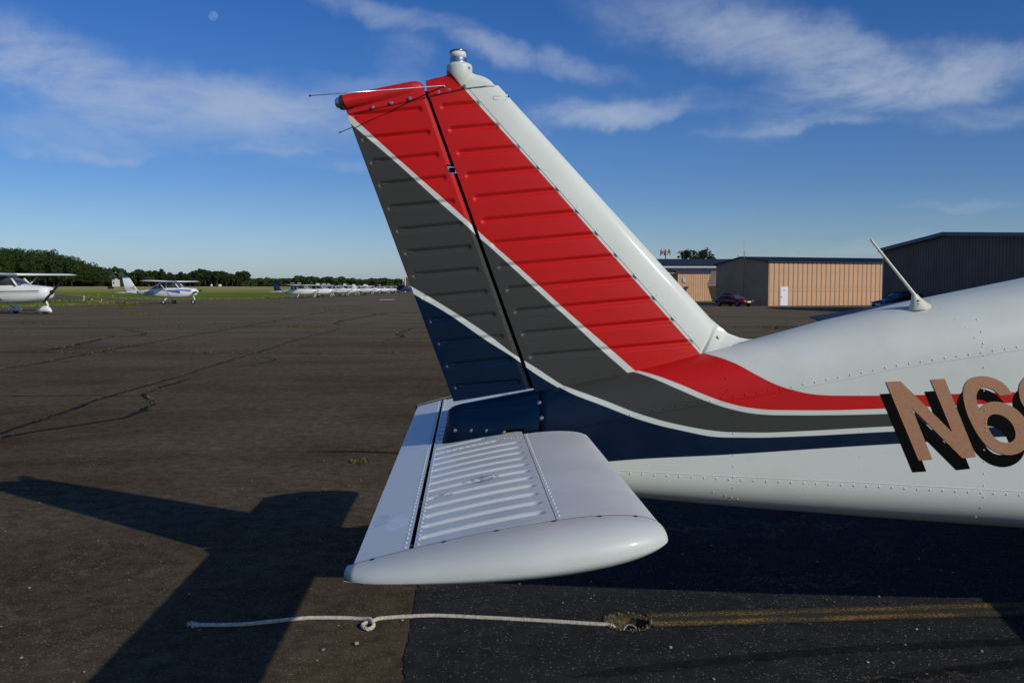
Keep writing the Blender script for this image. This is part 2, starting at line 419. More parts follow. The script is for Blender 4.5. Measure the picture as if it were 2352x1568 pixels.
# yellow tie-down line, worn to two ragged stripes
m_yel = bpy.data.materials.new('worn_yellow_paint'); m_yel.use_nodes = True
def yel():
    nt = m_yel.node_tree; p = nt.nodes['Principled BSDF']; t = N(nt, 'ShaderNodeTexCoord'); ob = t.outputs['Object']
    s = N(nt, 'ShaderNodeSeparateXYZ'); L(nt, ob, s.inputs[0])
    ay = M_(nt, 'ABSOLUTE', s.outputs[1])
    band = smooth(nt, M_(nt, 'ABSOLUTE', M_(nt, 'SUBTRACT', ay, .045)), .034, .014)
    n = noise_n(nt, vmap(nt, ob, (1, 1.3, 1)), 85, 4, .75); g = noise_n(nt, vmap(nt, ob, (1, 3, 1)), 3.2, 4, .6)
    k = M_(nt, 'ADD', n.outputs[0], M_(nt, 'MULTIPLY_ADD', band, .10, M_(nt, 'MULTIPLY', M_(nt, 'SUBTRACT', g.outputs[0], .55), .35)))
    k = smooth(nt, k, .57, .70)
    base = mixc(nt, smooth(nt, n.outputs[0], .4, .6), (.034, .029, .02), (.05, .042, .026))
    c = mixc(nt, M_(nt, 'MULTIPLY', k, .9), base, (.42, .25, .025)); L(nt, c, p.inputs['Base Color']); p.inputs['Roughness'].default_value = .85; p.inputs['Specular IOR Level'].default_value = .2
    b = N(nt, 'ShaderNodeBump'); b.inputs['Strength'].default_value = .8; b.inputs['Distance'].default_value = .004; L(nt, n.outputs[0], b.inputs['Height']); L(nt, b.outputs[0], p.inputs['Normal'])
yel()
def yline():
    a = atZ(1492, 1427); b = atZ(2352, 1400); d = (b - a); ang = math.atan2(d.y, d.x); ln = 7.0
    nseg = 140; v = []; f = []
    for i in range(nseg + 1):
        x = ln * i / nseg
        for sgn in (-1, 1):
            v.append((x, sgn * (.086 + .008 * noise.noise(Vector((x * 6, sgn * 4, 0)))), 0))
    for i in range(nseg): f.append((2 * i, 2 * i + 2, 2 * i + 3, 2 * i + 1))
    o = mesh_obj('yellow_line', v, f, m_yel); o.location = (a.x, a.y, .008); o.rotation_euler = (0, 0, ang); o['kind'] = 'structure'
yline()
m_track = asphalt('rubber_stain', (.020, .019, .019), (.040, .039, .038), .9, .05, (.16, .15, .14), (.030, .029, .028))
def tyre_mark(P, w):
    Q = []
    for p, q in zip(P[:-1], P[1:]):
        A_ = atZ(*p); B_ = atZ(*q); Q += [A_.lerp(B_, i / 24) for i in range(24)]
    v = []
    for i, p in enumerate(Q):
        t = Q[min(i + 1, len(Q) - 1)] - Q[max(i - 1, 0)]; t.normalize(); s = Vector((-t.y, t.x, 0)); k = min(1, i / 14 + .1)
        v += [(*(p + s * w * k * (1 + .5 * noise.noise(Vector((p.x * 14, 1, 0))))).xy, .0075), (*(p - s * w * k * (1 + .5 * noise.noise(Vector((p.x * 14, 9, 0))))).xy, .0075)]
    o = mesh_obj('tyre_mark', v, [(2 * i, 2 * i + 1, 2 * i + 3, 2 * i + 2) for i in range(len(Q) - 1)], m_track); o['kind'] = 'structure'
tyre_mark([(1317, 1558), (1500, 1536), (1713, 1514), (1977, 1492), (2352, 1476), (2700, 1462)], .032)
tyre_mark([(1960, 1578), (2100, 1556), (2197, 1542), (2352, 1525), (2700, 1490)], .030)
# pit lining: gritty soil
m_soil = mat('pit_soil', (.085, .066, .036), .95, var=(60, .6), bump=(90, 1, .01), spec=.15)
def pit():
    v = []; f = []; nr, na = 14, 40
    for i in range(nr + 1):
        for k in range(na):
            a = 2 * math.pi * k / na; rr = PIT_R * 1.25 * i / nr * (1 + .10 * noise.noise(Vector((math.cos(a) * 2, math.sin(a) * 2, 3))))
            x = PIT.x + rr * math.cos(a); y = PIT.y + rr * math.sin(a)
            v.append((x, y, gh(x, y) + .0075 + .003 * noise.noise(Vector((x * 60, y * 60, 0))) * (i < nr)))
    for i in range(nr):
        for k in range(na):
            f.append((i * na + k, i * na + (k + 1) % na, (i + 1) * na + (k + 1) % na, (i + 1) * na + k))
    o = mesh_obj('tie_down_pit', v, f, m_soil)
    tag(o, 'round broken hole in the asphalt where the white rope ends', 'tie-down hole')
    r = MB(); r.torus((PIT.x + .008, PIT.y - .025, -.028), .030, .0055, 24, 8, rot=Matrix.Rotation(R(60), 3, 'X'))
    q = r.build('tie_down_ring', m_steel, None, True); tag(q, 'rusty steel tie-down ring set in the asphalt hole', 'ring')
    g = MB(); rnd = random.Random(3)
    for i in range(150):
        a = rnd.uniform(0, 6.28); rr = PIT_R * rnd.uniform(.3, 1.25); x = PIT.x + rr * math.cos(a); y = PIT.y + rr * math.sin(a); s = rnd.uniform(.0015, .005)
        g.box((x, y, gh(x, y) + .009 + s * .4), (s, s * rnd.uniform(.6, 1), s * .7), rot=Matrix.Rotation(rnd.uniform(0, 3), 3, (rnd.random(), rnd.random(), rnd.random() + .1)))
    o = g.build('gravel', mat('gravel', (.16, .135, .08), .9, var=(200, .5))); tag(o, 'loose grit around the rope hole', 'gravel', kind='stuff')
pit()
# loose pale stones scattered on the apron
def stones():
    g = MB(); rnd = random.Random(11)
    for i in range(240):
        y = 2.6 + 6 * rnd.random() ** 1.6; x = rnd.uniform(-.65, .62) * y
        s = rnd.uniform(.0015, .0042)
        if abs(x - PIT.x) < .12 and abs(y - PIT.y) < .12: continue
        g.box((x, y, .006 + s * .5), (s * rnd.uniform(.8, 1.8), s, s * .6), rot=Matrix.Rotation(rnd.uniform(0, 6), 3, 'Z'))
    for (px, py, s) in ((819, 1481, .008), (1540, 1600 - 110, .006), (2105, 1448, .005)):
        q = atZ(px, py); g.box((q.x, q.y, .006 + s * .4), (s, s * .7, s * .5), rz=.5)
    o = g.build('loose_stones', mat('pale_stone', (.30, .27, .21), .9, var=(40, .5))); tag(o, 'tiny pale stones scattered over the asphalt', 'gravel', kind='stuff')
stones()
# cracks
m_crack = mat('crack_fill', (.014, .013, .012), .95, var=(8, .5), spec=.1)
m_weed = mat('weed', (.095, .085, .022), .9, var=(12, .4), spec=.2)
CR = [([(-40, 690), (0, 680), (120, 640), (250, 598), (400, 545), (560, 490), (740, 440), (850, 408), (950, 380), (1030, 352), (1100, 330), (1200, 300), (1300, 270), (1430, 232), (1500, 205), (1650, 165), (1800, 130)], .035, .3),
      ([(-40, 712), (0, 705), (200, 668), (350, 648), (500, 625), (640, 600), (740, 562), (785, 530), (792, 505), (745, 482), (780, 462), (850, 435), (930, 415), (990, 395)], .045, .8),
      ([(-30, 483), (20, 483), (180, 486), (330, 484), (480, 482), (590, 484), (740, 483)], .026, .25),
      ([(-30, 258), (200, 256), (480, 262), (700, 256), (900, 258), (1100, 262), (1350, 262), (1700, 265), (2200, 262)], .055, 1.0),
      ([(-30, 350), (0, 345), (200, 315), (480, 262), (700, 222), (940, 180), (1200, 135), (1600, 65), (1700, 48)], .05, .35),
      ([(230, 250), (400, 218), (480, 200), (560, 180), (740, 168), (765, 155), (680, 145), (660, 137)], .07, .9),
      ([(1150, 330), (1260, 328), (1350, 320), (1410, 304), (1440, 295), (1400, 285), (1330, 275)], .025, .15),
      ([(1765, 112), (1750, 103), (1790, 92), (1900, 72), (2010, 55), (2180, 50)], .10, .9), ([(1995, 210), (2015, 195), (2110, 175), (2070, 160), (2150, 135)], .06, 1.0),
      ([(1620, 774), (1750, 775), (1850, 776), (1950, 778), (2090, 785), (2300, 800)], .028, .05), ([(1930, 772), (1990, 758), (2050, 742), (2100, 722)], .006, 0),
      ([(0, 115), (250, 108), (600, 118), (1000, 112), (1500, 100)], .06, .7), ([(900, 30), (1200, 28), (1500, 36)], .12, .8), ([(1640, 50), (1900, 52), (2100, 70)], .06, .4)]
def cracks():
    tufts = MB(); rnd = random.Random(5)
    for pts, w, weed in CR:
        P = []
        for (a, b) in zip(pts[:-1], pts[1:]):
            A = atZ(a[0] * .44, 696 + a[1] * .44); B = atZ(b[0] * .44, 696 + b[1] * .44)
            n = max(3, int((B - A).length / .12)); n = min(n, 60)
            P += [A.lerp(B, i / n) for i in range(n)]
        P.append(B)
        v = []; f = []
        for i, p in enumerate(P):
            t = (P[min(i + 1, len(P) - 1)] - P[max(i - 1, 0)]); t.z = 0; t.normalize(); s = Vector((-t.y, t.x, 0))
            jit = .8 * w * noise.noise(Vector((p.x * 1.7, p.y * 1.7, 0))) + .5 * w * noise.noise(Vector((p.x * 7, p.y * 7, 2)))
            end = min(1, min(i, len(P) - 1 - i) / 4 + .15)
            w_ = w * 1.9; h1 = w_ * .5 * end * (.55 + 1.1 * abs(noise.noise(Vector((p.x * 5, p.y * 5, 5)))) * 1.6); h2 = w_ * .5 * end * (.55 + 1.1 * abs(noise.noise(Vector((p.x * 6, p.y * 6, 9)))) * 1.6)
            c = p + s * jit
            v += [(*(c + s * h1).xy, .003), (*(c - s * h2).xy, .003)]
            k = int(weed * 7 * max(0, .35 + 1.6 * noise.noise(Vector((p.x * .9, p.y * .9, 20)))))
            for _ in range(k):
                q = c + s * rnd.uniform(-1, 1) * w * .7 + t * rnd.uniform(-.06, .06)
                hh = rnd.uniform(.006, .022) * (1 + min(2.2, c.y / 18)); a = rnd.uniform(0, 6.28); ww = hh * .45
                dx, dy = math.cos(a) * ww, math.sin(a) * ww; lx, ly = rnd.uniform(-.5, .5) * hh, rnd.uniform(-.5, .5) * hh
                tufts.add([(q.x - dx, q.y - dy, .003), (q.x + dx, q.y + dy, .003), (q.x + lx + dx * .3, q.y + ly + dy * .3, hh), (q.x + lx - dx * .3, q.y + ly - dy * .3, hh * .9)], [(0, 1, 2, 3)])
        for q in range(0): pass
        f = [(2 * i, 2 * i + 1, 2 * i + 3, 2 * i + 2) for i in range(len(P) - 1)]
        o = mesh_obj('pavement_crack', v, f, m_crack); o['kind'] = 'structure'
    # patches of low weeds on the far apron
    for (px, py, wx, wy, n) in ((285, 700, 90, 2.5, 900), (150, 712, 120, 2, 300), (650, 697, 60, 1, 120), (780, 712, 90, 2, 240), (330, 722, 60, 2, 200), (700, 752, 60, 2, 160), (60, 712, 80, 3, 300), (290, 705, 20, 4, 260), (1820, 753, 90, 3, 500), (400, 749, 30, 1.5, 80), (830, 1062, 26, 4, 40)):
        for _ in range(n):
            q = atZ(px + rnd.gauss(0, .5) * wx, py + rnd.gauss(0, .6) * wy); z = gh(q.x, q.y); sc = 1 + q.y / 40
            hh = rnd.uniform(.012, .034) * sc; a = rnd.uniform(0, 6.28); ww = hh * .6; dx, dy = math.cos(a) * ww, math.sin(a) * ww
            tufts.add([(q.x - dx, q.y - dy, z + .003), (q.x + dx, q.y + dy, z + .003), (q.x + dx * .2, q.y + dy * .2, z + hh)], [(0, 1, 2)])
    o = tufts.build('weeds', m_weed); tag(o, 'small yellow-green weeds growing in the apron cracks', 'weeds', kind='stuff')
cracks()
# ragged grass blades along the pavement edges beyond the apron
def edge_grass():
    rnd = random.Random(9); g = MB()
    edges = [((-160, 58), (-45, 63)), ((-45, 63), (-35.5, 67)), ((-35.5, 67), (-34.5, 71)), ((-34.5, 71), (-32.2, 85.5)), ((-32.2, 85.5), (-41, 99)), ((-41, 99), (-70, 102)), ((-30, 117), (-37.8, 113)), ((-37.8, 113), (-54.8, 134)), ((-54.8, 134), (-87, 198)), ((-28, 118), (-28, 260)), ((-30, 117.5), (-28, 118))]
    for a, b in edges:
        a = Vector(a); b = Vector(b); n = int((b - a).length * 22)
        for _ in range(n):
            q = a.lerp(b, rnd.random()) + Vector((rnd.gauss(0, .5), rnd.gauss(0, .5))); hh = rnd.uniform(.05, .22); an = rnd.uniform(0, 6.28); dx, dy = math.cos(an) * hh * .6, math.sin(an) * hh * .6
            g.add([(q.x - dx, q.y - dy, -.03), (q.x + dx, q.y + dy, -.03), (q.x + dx * .3, q.y + dy * .4, hh)], [(0, 1, 2)])
    o = g.build('grass_edge', mat('rough_grass', (.14, .15, .03), .9, var=(.6, .3))); tag(o, 'rough grass along the apron and taxiway edge', 'grass', kind='stuff')
edge_grass()
#PART2
# ------------------------------------------------------------------ the main aircraft (coordinates: x forward, y from its centre line, z up)
air = empty('light_aircraft', (0, YC, 0))
tag(air, 'large white low-wing airplane tail with red, grey and blue stripes filling the foreground', 'airplane')
def loc(p): return Vector((p.x, p.y - YC, p.z))
def sh_(px, py, d=.035): return loc(atY(px, py, YC - d))
XR, ZR = (-.8, 3.2), (.3, 2.7)
def pts2(ps, d):
    out = []
    for (a, b) in ps:
        w = d(a) if callable(d) else d
        q = atY(a, b, YC - w); out.append((q.x, q.z))
    return out
def width(X):
    """half width of the aft fuselage"""
    if X < .3: return .045 + .07 * sst(-.13, .3, X)
    if X < 3.0: return .115 + (X - .3) * .1075
    if X < 4.2: return .405 + .125 * sst(3, 4.2, X)
    return .53 - .17 * sst(4.6, 7.0, X)
def dfus(px):
    w = .2
    for _ in range(6): w = width((px - XV) / FPX * (YC - w))
    return w
def interp(tab, x):
    if x <= tab[0][0]:
        a, b = tab[0], tab[1]
    elif x >= tab[-1][0]: a, b = tab[-2], tab[-1]
    else:
        for a, b in zip(tab[:-1], tab[1:]):
            if a[0] <= x <= b[0]: break
    return a[1] + (b[1] - a[1]) * (x - a[0]) / (b[0] - a[0])
def side_tab(ps, d): return [(q[0], q[1]) for q in pts2(ps, d)]
ztop_t = side_tab([(1042, 930), (1236, 893), (1455, 844), (1620, 803), (1740, 778), (1900, 735), (2100, 690), (2352, 640)], 0.0)
zup_t = side_tab([(1042, 1010), (1317, 983), (1493, 950), (1598, 932), (1814, 895), (2065, 844), (2352, 800)], dfus)
zlo_t = side_tab([(1042, 1070), (1412, 1080), (1682, 1093), (1977, 1106), (2352, 1127)], dfus)
zbt_t = side_tab([(1042, 1105), (1400, 1140), (1465, 1146), (1700, 1166), (2000, 1187), (2352, 1209)], 0.06)
for tab, ext in ((ztop_t, [(3.0, 1.66), (3.6, 1.86), (4.3, 1.94), (4.9, 1.84), (5.5, 1.52), (6.9, 1.40)]), (zup_t, [(3.0, 1.36), (4, 1.42), (5.5, 1.35), (6.9, 1.2)]),
                 (zlo_t, [(3.2, .72), (5, .7), (6.9, .85)]), (zbt_t, [(3.0, .44), (3.8, .42), (5.5, .45), (6.9, .62)])):
    tab += ext
tab0 = [(-.13, .955)]
def prof(X):
    zt = interp(ztop_t, X); zu = interp(zup_t, X); zl = interp(zlo_t, X); zb = interp(zbt_t, X)
    zu = min(zu, zt - .03); zl = min(zl, zu - .02); zb = min(zb, zl - .03)
    return width(X), zt, zu, zl, zb
def ring(X, n1=14, n2=8, n3=12, e=2.25):
    w, zt, zu, zl, zb = prof(X); pts = []
    for i in range(n1 + 1):                       # crown to near shoulder
        a = math.pi / 2 * i / n1; pts.append((-w * math.sin(a) ** (2 / e), zu + (zt - zu) * math.cos(a) ** (2 / e)))
    for i in range(1, n2): pts.append((-w, zu + (zl - zu) * i / n2))
    for i in range(n3 + 1):
        a = math.pi / 2 * i / n3; pts.append((-w * math.cos(a) ** (2 / e), zl - (zl - zb) * math.sin(a) ** (2 / e)))
    left = [(-y, z) for (y, z) in reversed(pts[1:-1])]
    return [Vector((X, y, z)) for (y, z) in pts + left]
def surf_y(X, z, e=2.25):
    """near side y of the fuselage skin at (X, z)"""
    w, zt, zu, zl, zb = prof(X)
    if z > zu: c = min(1, (z - zu) / (zt - zu)); return -w * (1 - c ** e) ** (1 / e)
    if z < zl: c = min(1, (zl - z) / (zl - zb)); return -w * (1 - c ** e) ** (1 / e)
    return -w
# paint boundaries read off the photograph and carried onto the skin
ca = [(1300, 660), (1470, 760), (1560, 800), (1605, 811), (1647, 818), (1691, 833), (1739, 860), (1783, 882), (1827, 896), (1871, 904.5), (1933, 907), (2021, 907), (2352, 899)]
cbu = [(1235, 800), (1400, 835), (1458, 851), (1506, 862), (1563, 882), (1625, 908), (1678, 926), (1735, 937), (1801, 940.6), (1889, 941), (2030, 937), (2352, 923)]
cbl = [(1235, 808), (1400, 842), (1449, 854), (1493, 866), (1563, 895), (1625, 921), (1682, 939), (1735, 949), (1801, 952), (1889, 952), (2030, 949), (2352, 934)]
ccu = [(1180, 850), (1296, 888), (1317, 895), (1383, 917), (1471, 950), (1559, 974), (1669, 991), (1735, 992), (1845, 988.5), (2043, 977.5), (2352, 965)]
ccl = [(1180, 858), (1280, 889), (1317, 906), (1383, 930), (1471, 963), (1559, 986), (1669, 1003), (1735, 1003.5), (1845, 1000), (2043, 989.5), (2352, 977)]
cd = [(1000, 1120), (1240, 1080), (1396, 1059), (1682, 1042), (1968, 1023), (2067, 1017), (2352, 999)]
def ext_(t): t = pts2(t, dfus); return t + [(3.1, t[-1][1] + .01)]
m_fus = striped('fuselage_paint', [(ext_(ca), RED), (ext_(cbu), WHITE), (ext_(cbl), GREY), (ext_(ccu), WHITE), (ext_(ccl), BLUE), (ext_(cd), WHITE)], XR, ZR)
fa = [(940, 60), (1000, 127), (1070, 207), (1190, 339), (1277, 436), (1347, 517), (1411, 590), (1607, 812), (1640, 850)]
rbu = [(760, 226), (804, 263), (910, 359), (984, 425), (1016, 453), (1071.5, 503.6), (1100, 530), (1140, 566)]
rbl = [(760, 243), (803, 280), (900, 363), (1016, 469), (1071.5, 518), (1100, 545), (1140, 580)]
fbu = [(1060, 495), (1091, 523), (1127, 555.6), (1178, 600.6), (1243.6, 660), (1309, 720), (1411, 809), (1458, 851), (1500, 890)]
fbl = [(1060, 509), (1101.5, 546), (1127, 568), (1178, 614.5), (1229, 662), (1309, 735), (1388, 809), (1440, 855), (1480, 895)]
fcu = [(900, 632), (945, 658), (1023, 704), (1118, 766), (1197, 824), (1210, 831), (1296, 886), (1330, 905)]
fcl = [(900, 645), (953, 677), (1023, 717), (1118, 782), (1197, 833), (1205, 840), (1276, 886), (1310, 905)]
XR2, ZR2 = (-.7, 1.1), (.7, 2.5)
FP = lambda t: pts2(t, .04)
m_fin = striped('fin_paint', [(FP(fa), RED), (FP(fbu), WHITE), (FP(fbl), GREY), (FP(fcu), WHITE), (FP(fcl), BLUE)], XR2, ZR2)
m_rud = striped('rudder_paint', [([(-.7, 2.5), (1.1, 2.5)], RED), (FP(rbu), WHITE), (FP(rbl), GREY), (FP(fcu), WHITE), (FP(fcl), BLUE)], XR2, ZR2)

XJ = (1241 - XV) / FPX * (YC - .11)       # joint between tail cone and fuselage
def fuselage():
    mb = MB(); xs = lin(XJ + .001, 3.0, 90) + lin(3.05, 5.6, 40)[0:] + lin(5.65, 6.95, 14)
    mb.loft([ring(x) for x in xs], caps=True)
    return mb.build('fuselage', m_fus, air, True)
fus = fuselage()
def tailcone():
    xs = [-.075, -.07, -.06, -.045, -.02] + lin(0, XJ - .0015, 50); rings = []
    for x in xs:
        k = math.sqrt(max(0, 1 - ((-.02 - x) / .055) ** 2)) if x < -.02 else 1.0
        r_ = ring(x); c = Vector((x, 0, .955))
        rings.append([Vector((p.x - (.955 - p.z) * .10 * (p.z < .955), p.y * (.25 + .75 * k), c.z + (p.z - c.z) * (.45 + .55 * k))) for p in r_])
    n = len(rings[0]); v = [p for r_ in rings for p in r_]; f = []
    for i in range(len(rings) - 1):
        for k in range(n):
            a = i * n + k; b = i * n + (k + 1) % n
            cx = sum((v[q].x for q in (a, b, a + n, b + n))) / 4; cz = sum((v[q].z for q in (a, b, a + n, b + n))) / 4
            if ((cx - .195) / .075) ** 2 + ((cz - .865) / .05) ** 2 < 1: continue
            f.append((a, b, b + n, a + n))
    f.append(tuple(reversed(range(n))))
    o = mesh_obj('tail_cone', v, f, m_blue, air, True)
    mb = MB(); mb.box((.19, 0, .87), (.085, .055, .06)); mb.build('opening_lining', m_dark, o)
    return o
tcone = tailcone()
jt = MB(); jr = [ring(XJ - .0015), ring(XJ + .001)]; jt.loft([[Vector((p.x, p.y * .985, .95 + (p.z - .95) * .985)) for p in r_] for r_ in jr], caps=False); jt.build('joint', m_dark, air)

# ---- fin and rudder
def line2(a, b): return lambda z: a[0] + (b[0] - a[0]) * (z - a[1]) / (b[1] - a[1])
def P2(px, py, d=.03): q = sh_(px, py, d); return (q.x, q.z)
LE = line2(P2(1170, 225, 0), P2(1631, 731, 0)); TE = line2(P2(797, 262, 0), P2(1042, 922, 0))
RLE = line2(P2(971, 196), P2(1219, 893)); FTE = line2(P2(976, 192), P2(1227, 893)); SEAM = line2(P2(1078, 205), P2(1605, 800))
def thick(X, z):
    ch = LE(z) - TE(z); c = min(1, max(0, (LE(z) - X) / ch))
    return 5 * .088 * ch * (.2969 * math.sqrt(c) - .126 * c - .3516 * c * c + .2843 * c ** 3 - .1015 * c ** 4) + .0012
def bead(x, z, beads, hw, d):
    s = 0
    for (x0, z0, x1, z1) in beads:
        if z > max(z0, z1) + hw or z < min(z0, z1) - hw: continue
        dx, dz = x1 - x0, z1 - z0; l2 = dx * dx + dz * dz
        t = min(1, max(0, ((x - x0) * dx + (z - z0) * dz) / l2)); dist = math.hypot(x - x0 - t * dx, z - z0 - t * dz)
        if dist < hw: s = max(s, d * (.5 + .5 * math.cos(math.pi * dist / hw)))
    return s
def patch(name, corners, nu, nv, m, parent, side, beads=(), hw=.0168, d=.0088, umap=None, thf=thick, off=0.0, edge=None):
    """skin panel between four (x, z) corners: aft-bottom, front-bottom, front-top, aft-top"""
    A, B, C_, D = [Vector(c) for c in corners]; v = []
    for j in range(nv + 1):
        t = j / nv
        for i in range(nu + 1):
            u = umap(i / nu) if umap else i / nu
            p = A.lerp(B, u).lerp(D.lerp(C_, u), t)
            y = thf(p.x, p.y) + off - (bead(p.x, p.y, beads, hw, d) if beads else 0)
            # faint oil-canning of thin sheet
            y += .0006 * noise.noise(Vector((p.x * 5, p.y * 9, 3)))
            v.append((p.x, side * y, p.y))
    f = []
    for j in range(nv):
        for i in range(nu):
            a = j * (nu + 1) + i; q = (a, a + 1, a + nu + 2, a + nu + 1)
            f.append(q if side < 0 else q[::-1])
    return mesh_obj(name, v, f, m, parent, True)
rb = []
for a in [(811, 268, 967, 250), (832, 321, 986, 304), (852, 374, 1006, 356), (871, 426, 1024, 408), (892, 479, 1043, 463), (911, 531, 1062, 515), (930, 582, 1081, 568), (949, 634, 1099, 619), (969, 686, 1118, 671), (988, 738, 1137, 723), (1007, 789, 1156, 774), (1026, 841, 1175, 826), (1045, 890, 1194, 877)]:
    p = P2(a[0] + 6, a[1] - 2, .01); q = P2(a[2] - 6, a[3], .04); rb.append((*p, *q))
fb = []
for a in [(1013, 246, 1107, 236), (1032, 299, 1152, 287), (1051, 352, 1200, 338), (1070, 404, 1245, 387), (1089, 456, 1290, 436), (1107, 509, 1335, 487), (1131, 561, 1380, 538), (1145, 614, 1424, 588), (1164, 666, 1468, 637), (1182, 717, 1512, 686), (1199, 768, 1554, 735), (1217, 820, 1596, 785)]:
    p = P2(a[0] + 6, a[1] - 2, .04); q = P2(a[2] - 13, a[3] + 1, .045); fb.append((*p, *q))
def zz(line, z): return (line(z), z)
zb_r0 = P2(1042, 922, 0)[1]; zb_r1 = P2(1222, 893)[1]; zt_r0 = P2(797, 261, 0)[1]; zt_r1 = P2(978, 225)[1]
HS = .0175     # rolled leading edge of the rudder
rud = patch('rudder', [(TE(zb_r0), zb_r0), (RLE(zb_r1) - HS, zb_r1), (RLE(zt_r1) - HS, zt_r1), (TE(zt_r0), zt_r0)], 70, 560, m_rud, air, -1, rb)
patch('far_skin', [(TE(zb_r0), zb_r0), (RLE(zb_r1) - HS, zb_r1), (RLE(zt_r1) - HS, zt_r1), (TE(zt_r0), zt_r0)], 30, 280, m_rud, rud, 1, rb)
# nose of the rudder: rounded strip that closes both skins
def rudder_nose():
    mb = MB(); rings = []
    zc0, zc1 = P2(1040, 398)[1], P2(1034, 378)[1]
    segs = [(zb_r1, zc0), (zc1, zt_r1)]
    for z0, z1 in segs:
        rings = []
        for i in range(25):
            z = z0 + (z1 - z0) * i / 24; x = RLE(z) - HS; t = thick(x, z)
            rings.append([Vector((x + HS * e_, y_ * t, z)) for e_, y_ in ((0, -1), (.3, -.97), (.95, -.66), (1.0, -.55), (1.0, .55), (.95, .66), (.3, .97), (0, 1))])
        mb.loft(rings, caps=True)
    return mb.build('leading_edge', m_rud, rud, False)
rudder_nose()
mb = MB()      # bottom rib of the rudder
mb.add([(TE(zb_r0), 0, zb_r0), (RLE(zb_r1) - HS, -.045, zb_r1), (RLE(zb_r1) - HS, .045, zb_r1)], [(0, 1, 2)]); mb.build('bottom_rib', m_blue, rud)
zf0 = P2(1227, 893)[1]; zf1 = P2(1605, 803)[1]; zf2 = P2(1071, 205)[1]; zf3 = P2(979, 224)[1]
finA = [(FTE(zf0 - .02), zf0 - .02), (SEAM(zf1 - .035) - .003, zf1 - .035), (SEAM(zf2) - .003, zf2), (FTE(zf3), zf3)]
fin = patch('fin', finA, 130, 560, m_fin, air, -1, fb)
patch('far_skin', finA, 60, 280, m_fin, fin, 1, fb)
mb = MB(); sp = []      # aft closing spar, dark in the hinge gap
for s in (-1, 1):
    for z in (zf0, zf3): sp.append((FTE(z), s * thick(FTE(z), z), z))
mb.add(sp, [(0, 1, 3, 2)]); mb.build('rear_spar', m_dark, fin)
mb = MB(); zc0_, zc1_ = P2(1040, 397)[1], P2(1034, 380)[1]
for z0_, z1_ in ((zb_r1, zc0_), (zc1_, zt_r1 + .03)): mb.add([(RLE(z) - .002 + dx_, s * .012, z) for z in (z0_, z1_) for dx_ in (0, FTE(z) - RLE(z) + .012) for s in (-1, 1)], [(0, 2, 6, 4), (1, 5, 7, 3), (0, 1, 3, 2), (4, 6, 7, 5), (0, 4, 5, 1), (2, 3, 7, 6)])
mb.build('gap_seal', m_dark, fin)
zc0 = P2(1625, 790)[1]; zc1 = P2(1140, 195)[1]
capc = [(SEAM(zf1) - .0005, zf1), (LE(P2(1640, 741, 0)[1]), P2(1640, 741, 0)[1]), (LE(P2(1138, 197, 0)[1]), P2(1138, 197, 0)[1]), (SEAM(zf2) - .0005, zf2)]
um = lambda u: 1 - (1 - u) ** 2
lec = patch('fin_leading_edge', capc, 36, 120, m_white, air, -1, umap=um, off=.0)
patch('far_skin', capc, 36, 60, m_white, lec, 1, umap=um, off=.0)
mb = MB(); a_, b_ = capc[0], capc[3]
for s in (-1, 1):
    mb.tube([(a_[0] - .001, s * (thick(a_[0], a_[1]) - .0006), a_[1]), (b_[0] - .001, s * (thick(*b_) - .0006), b_[1])], .0008, 5)
mb.build('seam', m_dark, lec)
mb = MB(); mb.box((.0, 0, 0), (.001, .03, .001)); 
hinge = MB()      # hinge bracket seen through the slot
hq = P2(1037, 389); hinge.box((hq[0] + .002, 0, hq[1]), (.012, .008, .009)); hinge.box((hq[0] - .004, 0, hq[1] - .004), (.007, .014, .004)); hinge.box((hq[0] + .008, 0, hq[1] + .006), (.006, .012, .003)); hinge.build('hinge', m_dark, rud)

# rudder tip cap with its round aft end and the tail light
def rudder_cap():
    top = [(784, 219), (800, 216), (840, 208.5), (900, 196), (946, 187), (955, 186.5), (963, 188), (969, 192), (974, 199)]
    bot = [(797, 261), (815, 257.5), (845, 251), (900, 240), (945, 231), (957, 228.6), (965, 227), (971, 226), (978, 224.5)]
    n = 44; rings = []
    for i in range(n + 1):
        t = i / n * (len(top) - 1); k = min(int(t), len(top) - 2); f = t - k
        a = Vector(P2(*(np.array(top[k]) * (1 - f) + np.array(top[k + 1]) * f), 0)); b = Vector(P2(*(np.array(bot[k]) * (1 - f) + np.array(bot[k + 1]) * f), .02))
        tb = thick(b.x, b.y) + .001; bulge = .026 * (1 - i / n) + .012
        rg = []
        m = 22
        for s in (-1, 1):
            seq = range(m + 1) if s < 0 else range(m - 1, -1, -1)
            for q in seq:
                v = q / m                     # 0 at seam, 1 at the top
                p = b.lerp(a, v)
                body = tb * (1 - v * .5)
                cyl = bulge * math.sqrt(max(0, 1 - ((v - .62) / .38) ** 2)) if v > .24 else 0
                w = max(cyl, body * sst(1.02, .75, v) if False else body * (1 - sst(.55, 1.0, v)))
                soft = .6 * cyl + .4 * w if cyl > body else w
                w = max(w, soft) if v > .3 else w
                rg.append(Vector((p.x, s * w, p.y)))
        rings.append(rg)
    mb = MB(); mb.loft(rings, caps=True)
    return mb.build('rudder_cap', m_red, air, True)
rcap = rudder_cap()
lc = sh_(786, 236, 0); ax = Vector((-1, 0, -.05)).normalized(); rot = ax.to_track_quat('Z', 'Y').to_matrix()
tl = empty('tail_light'); tl.parent = air
mb = MB(); mb.lathe([(.0, -.012), (.029, -.012), (.029, .004), (.026, .009), (.020, .010), (0, .010)], lc, rot, 24); mb.build('ring', m_steel, tl, True)
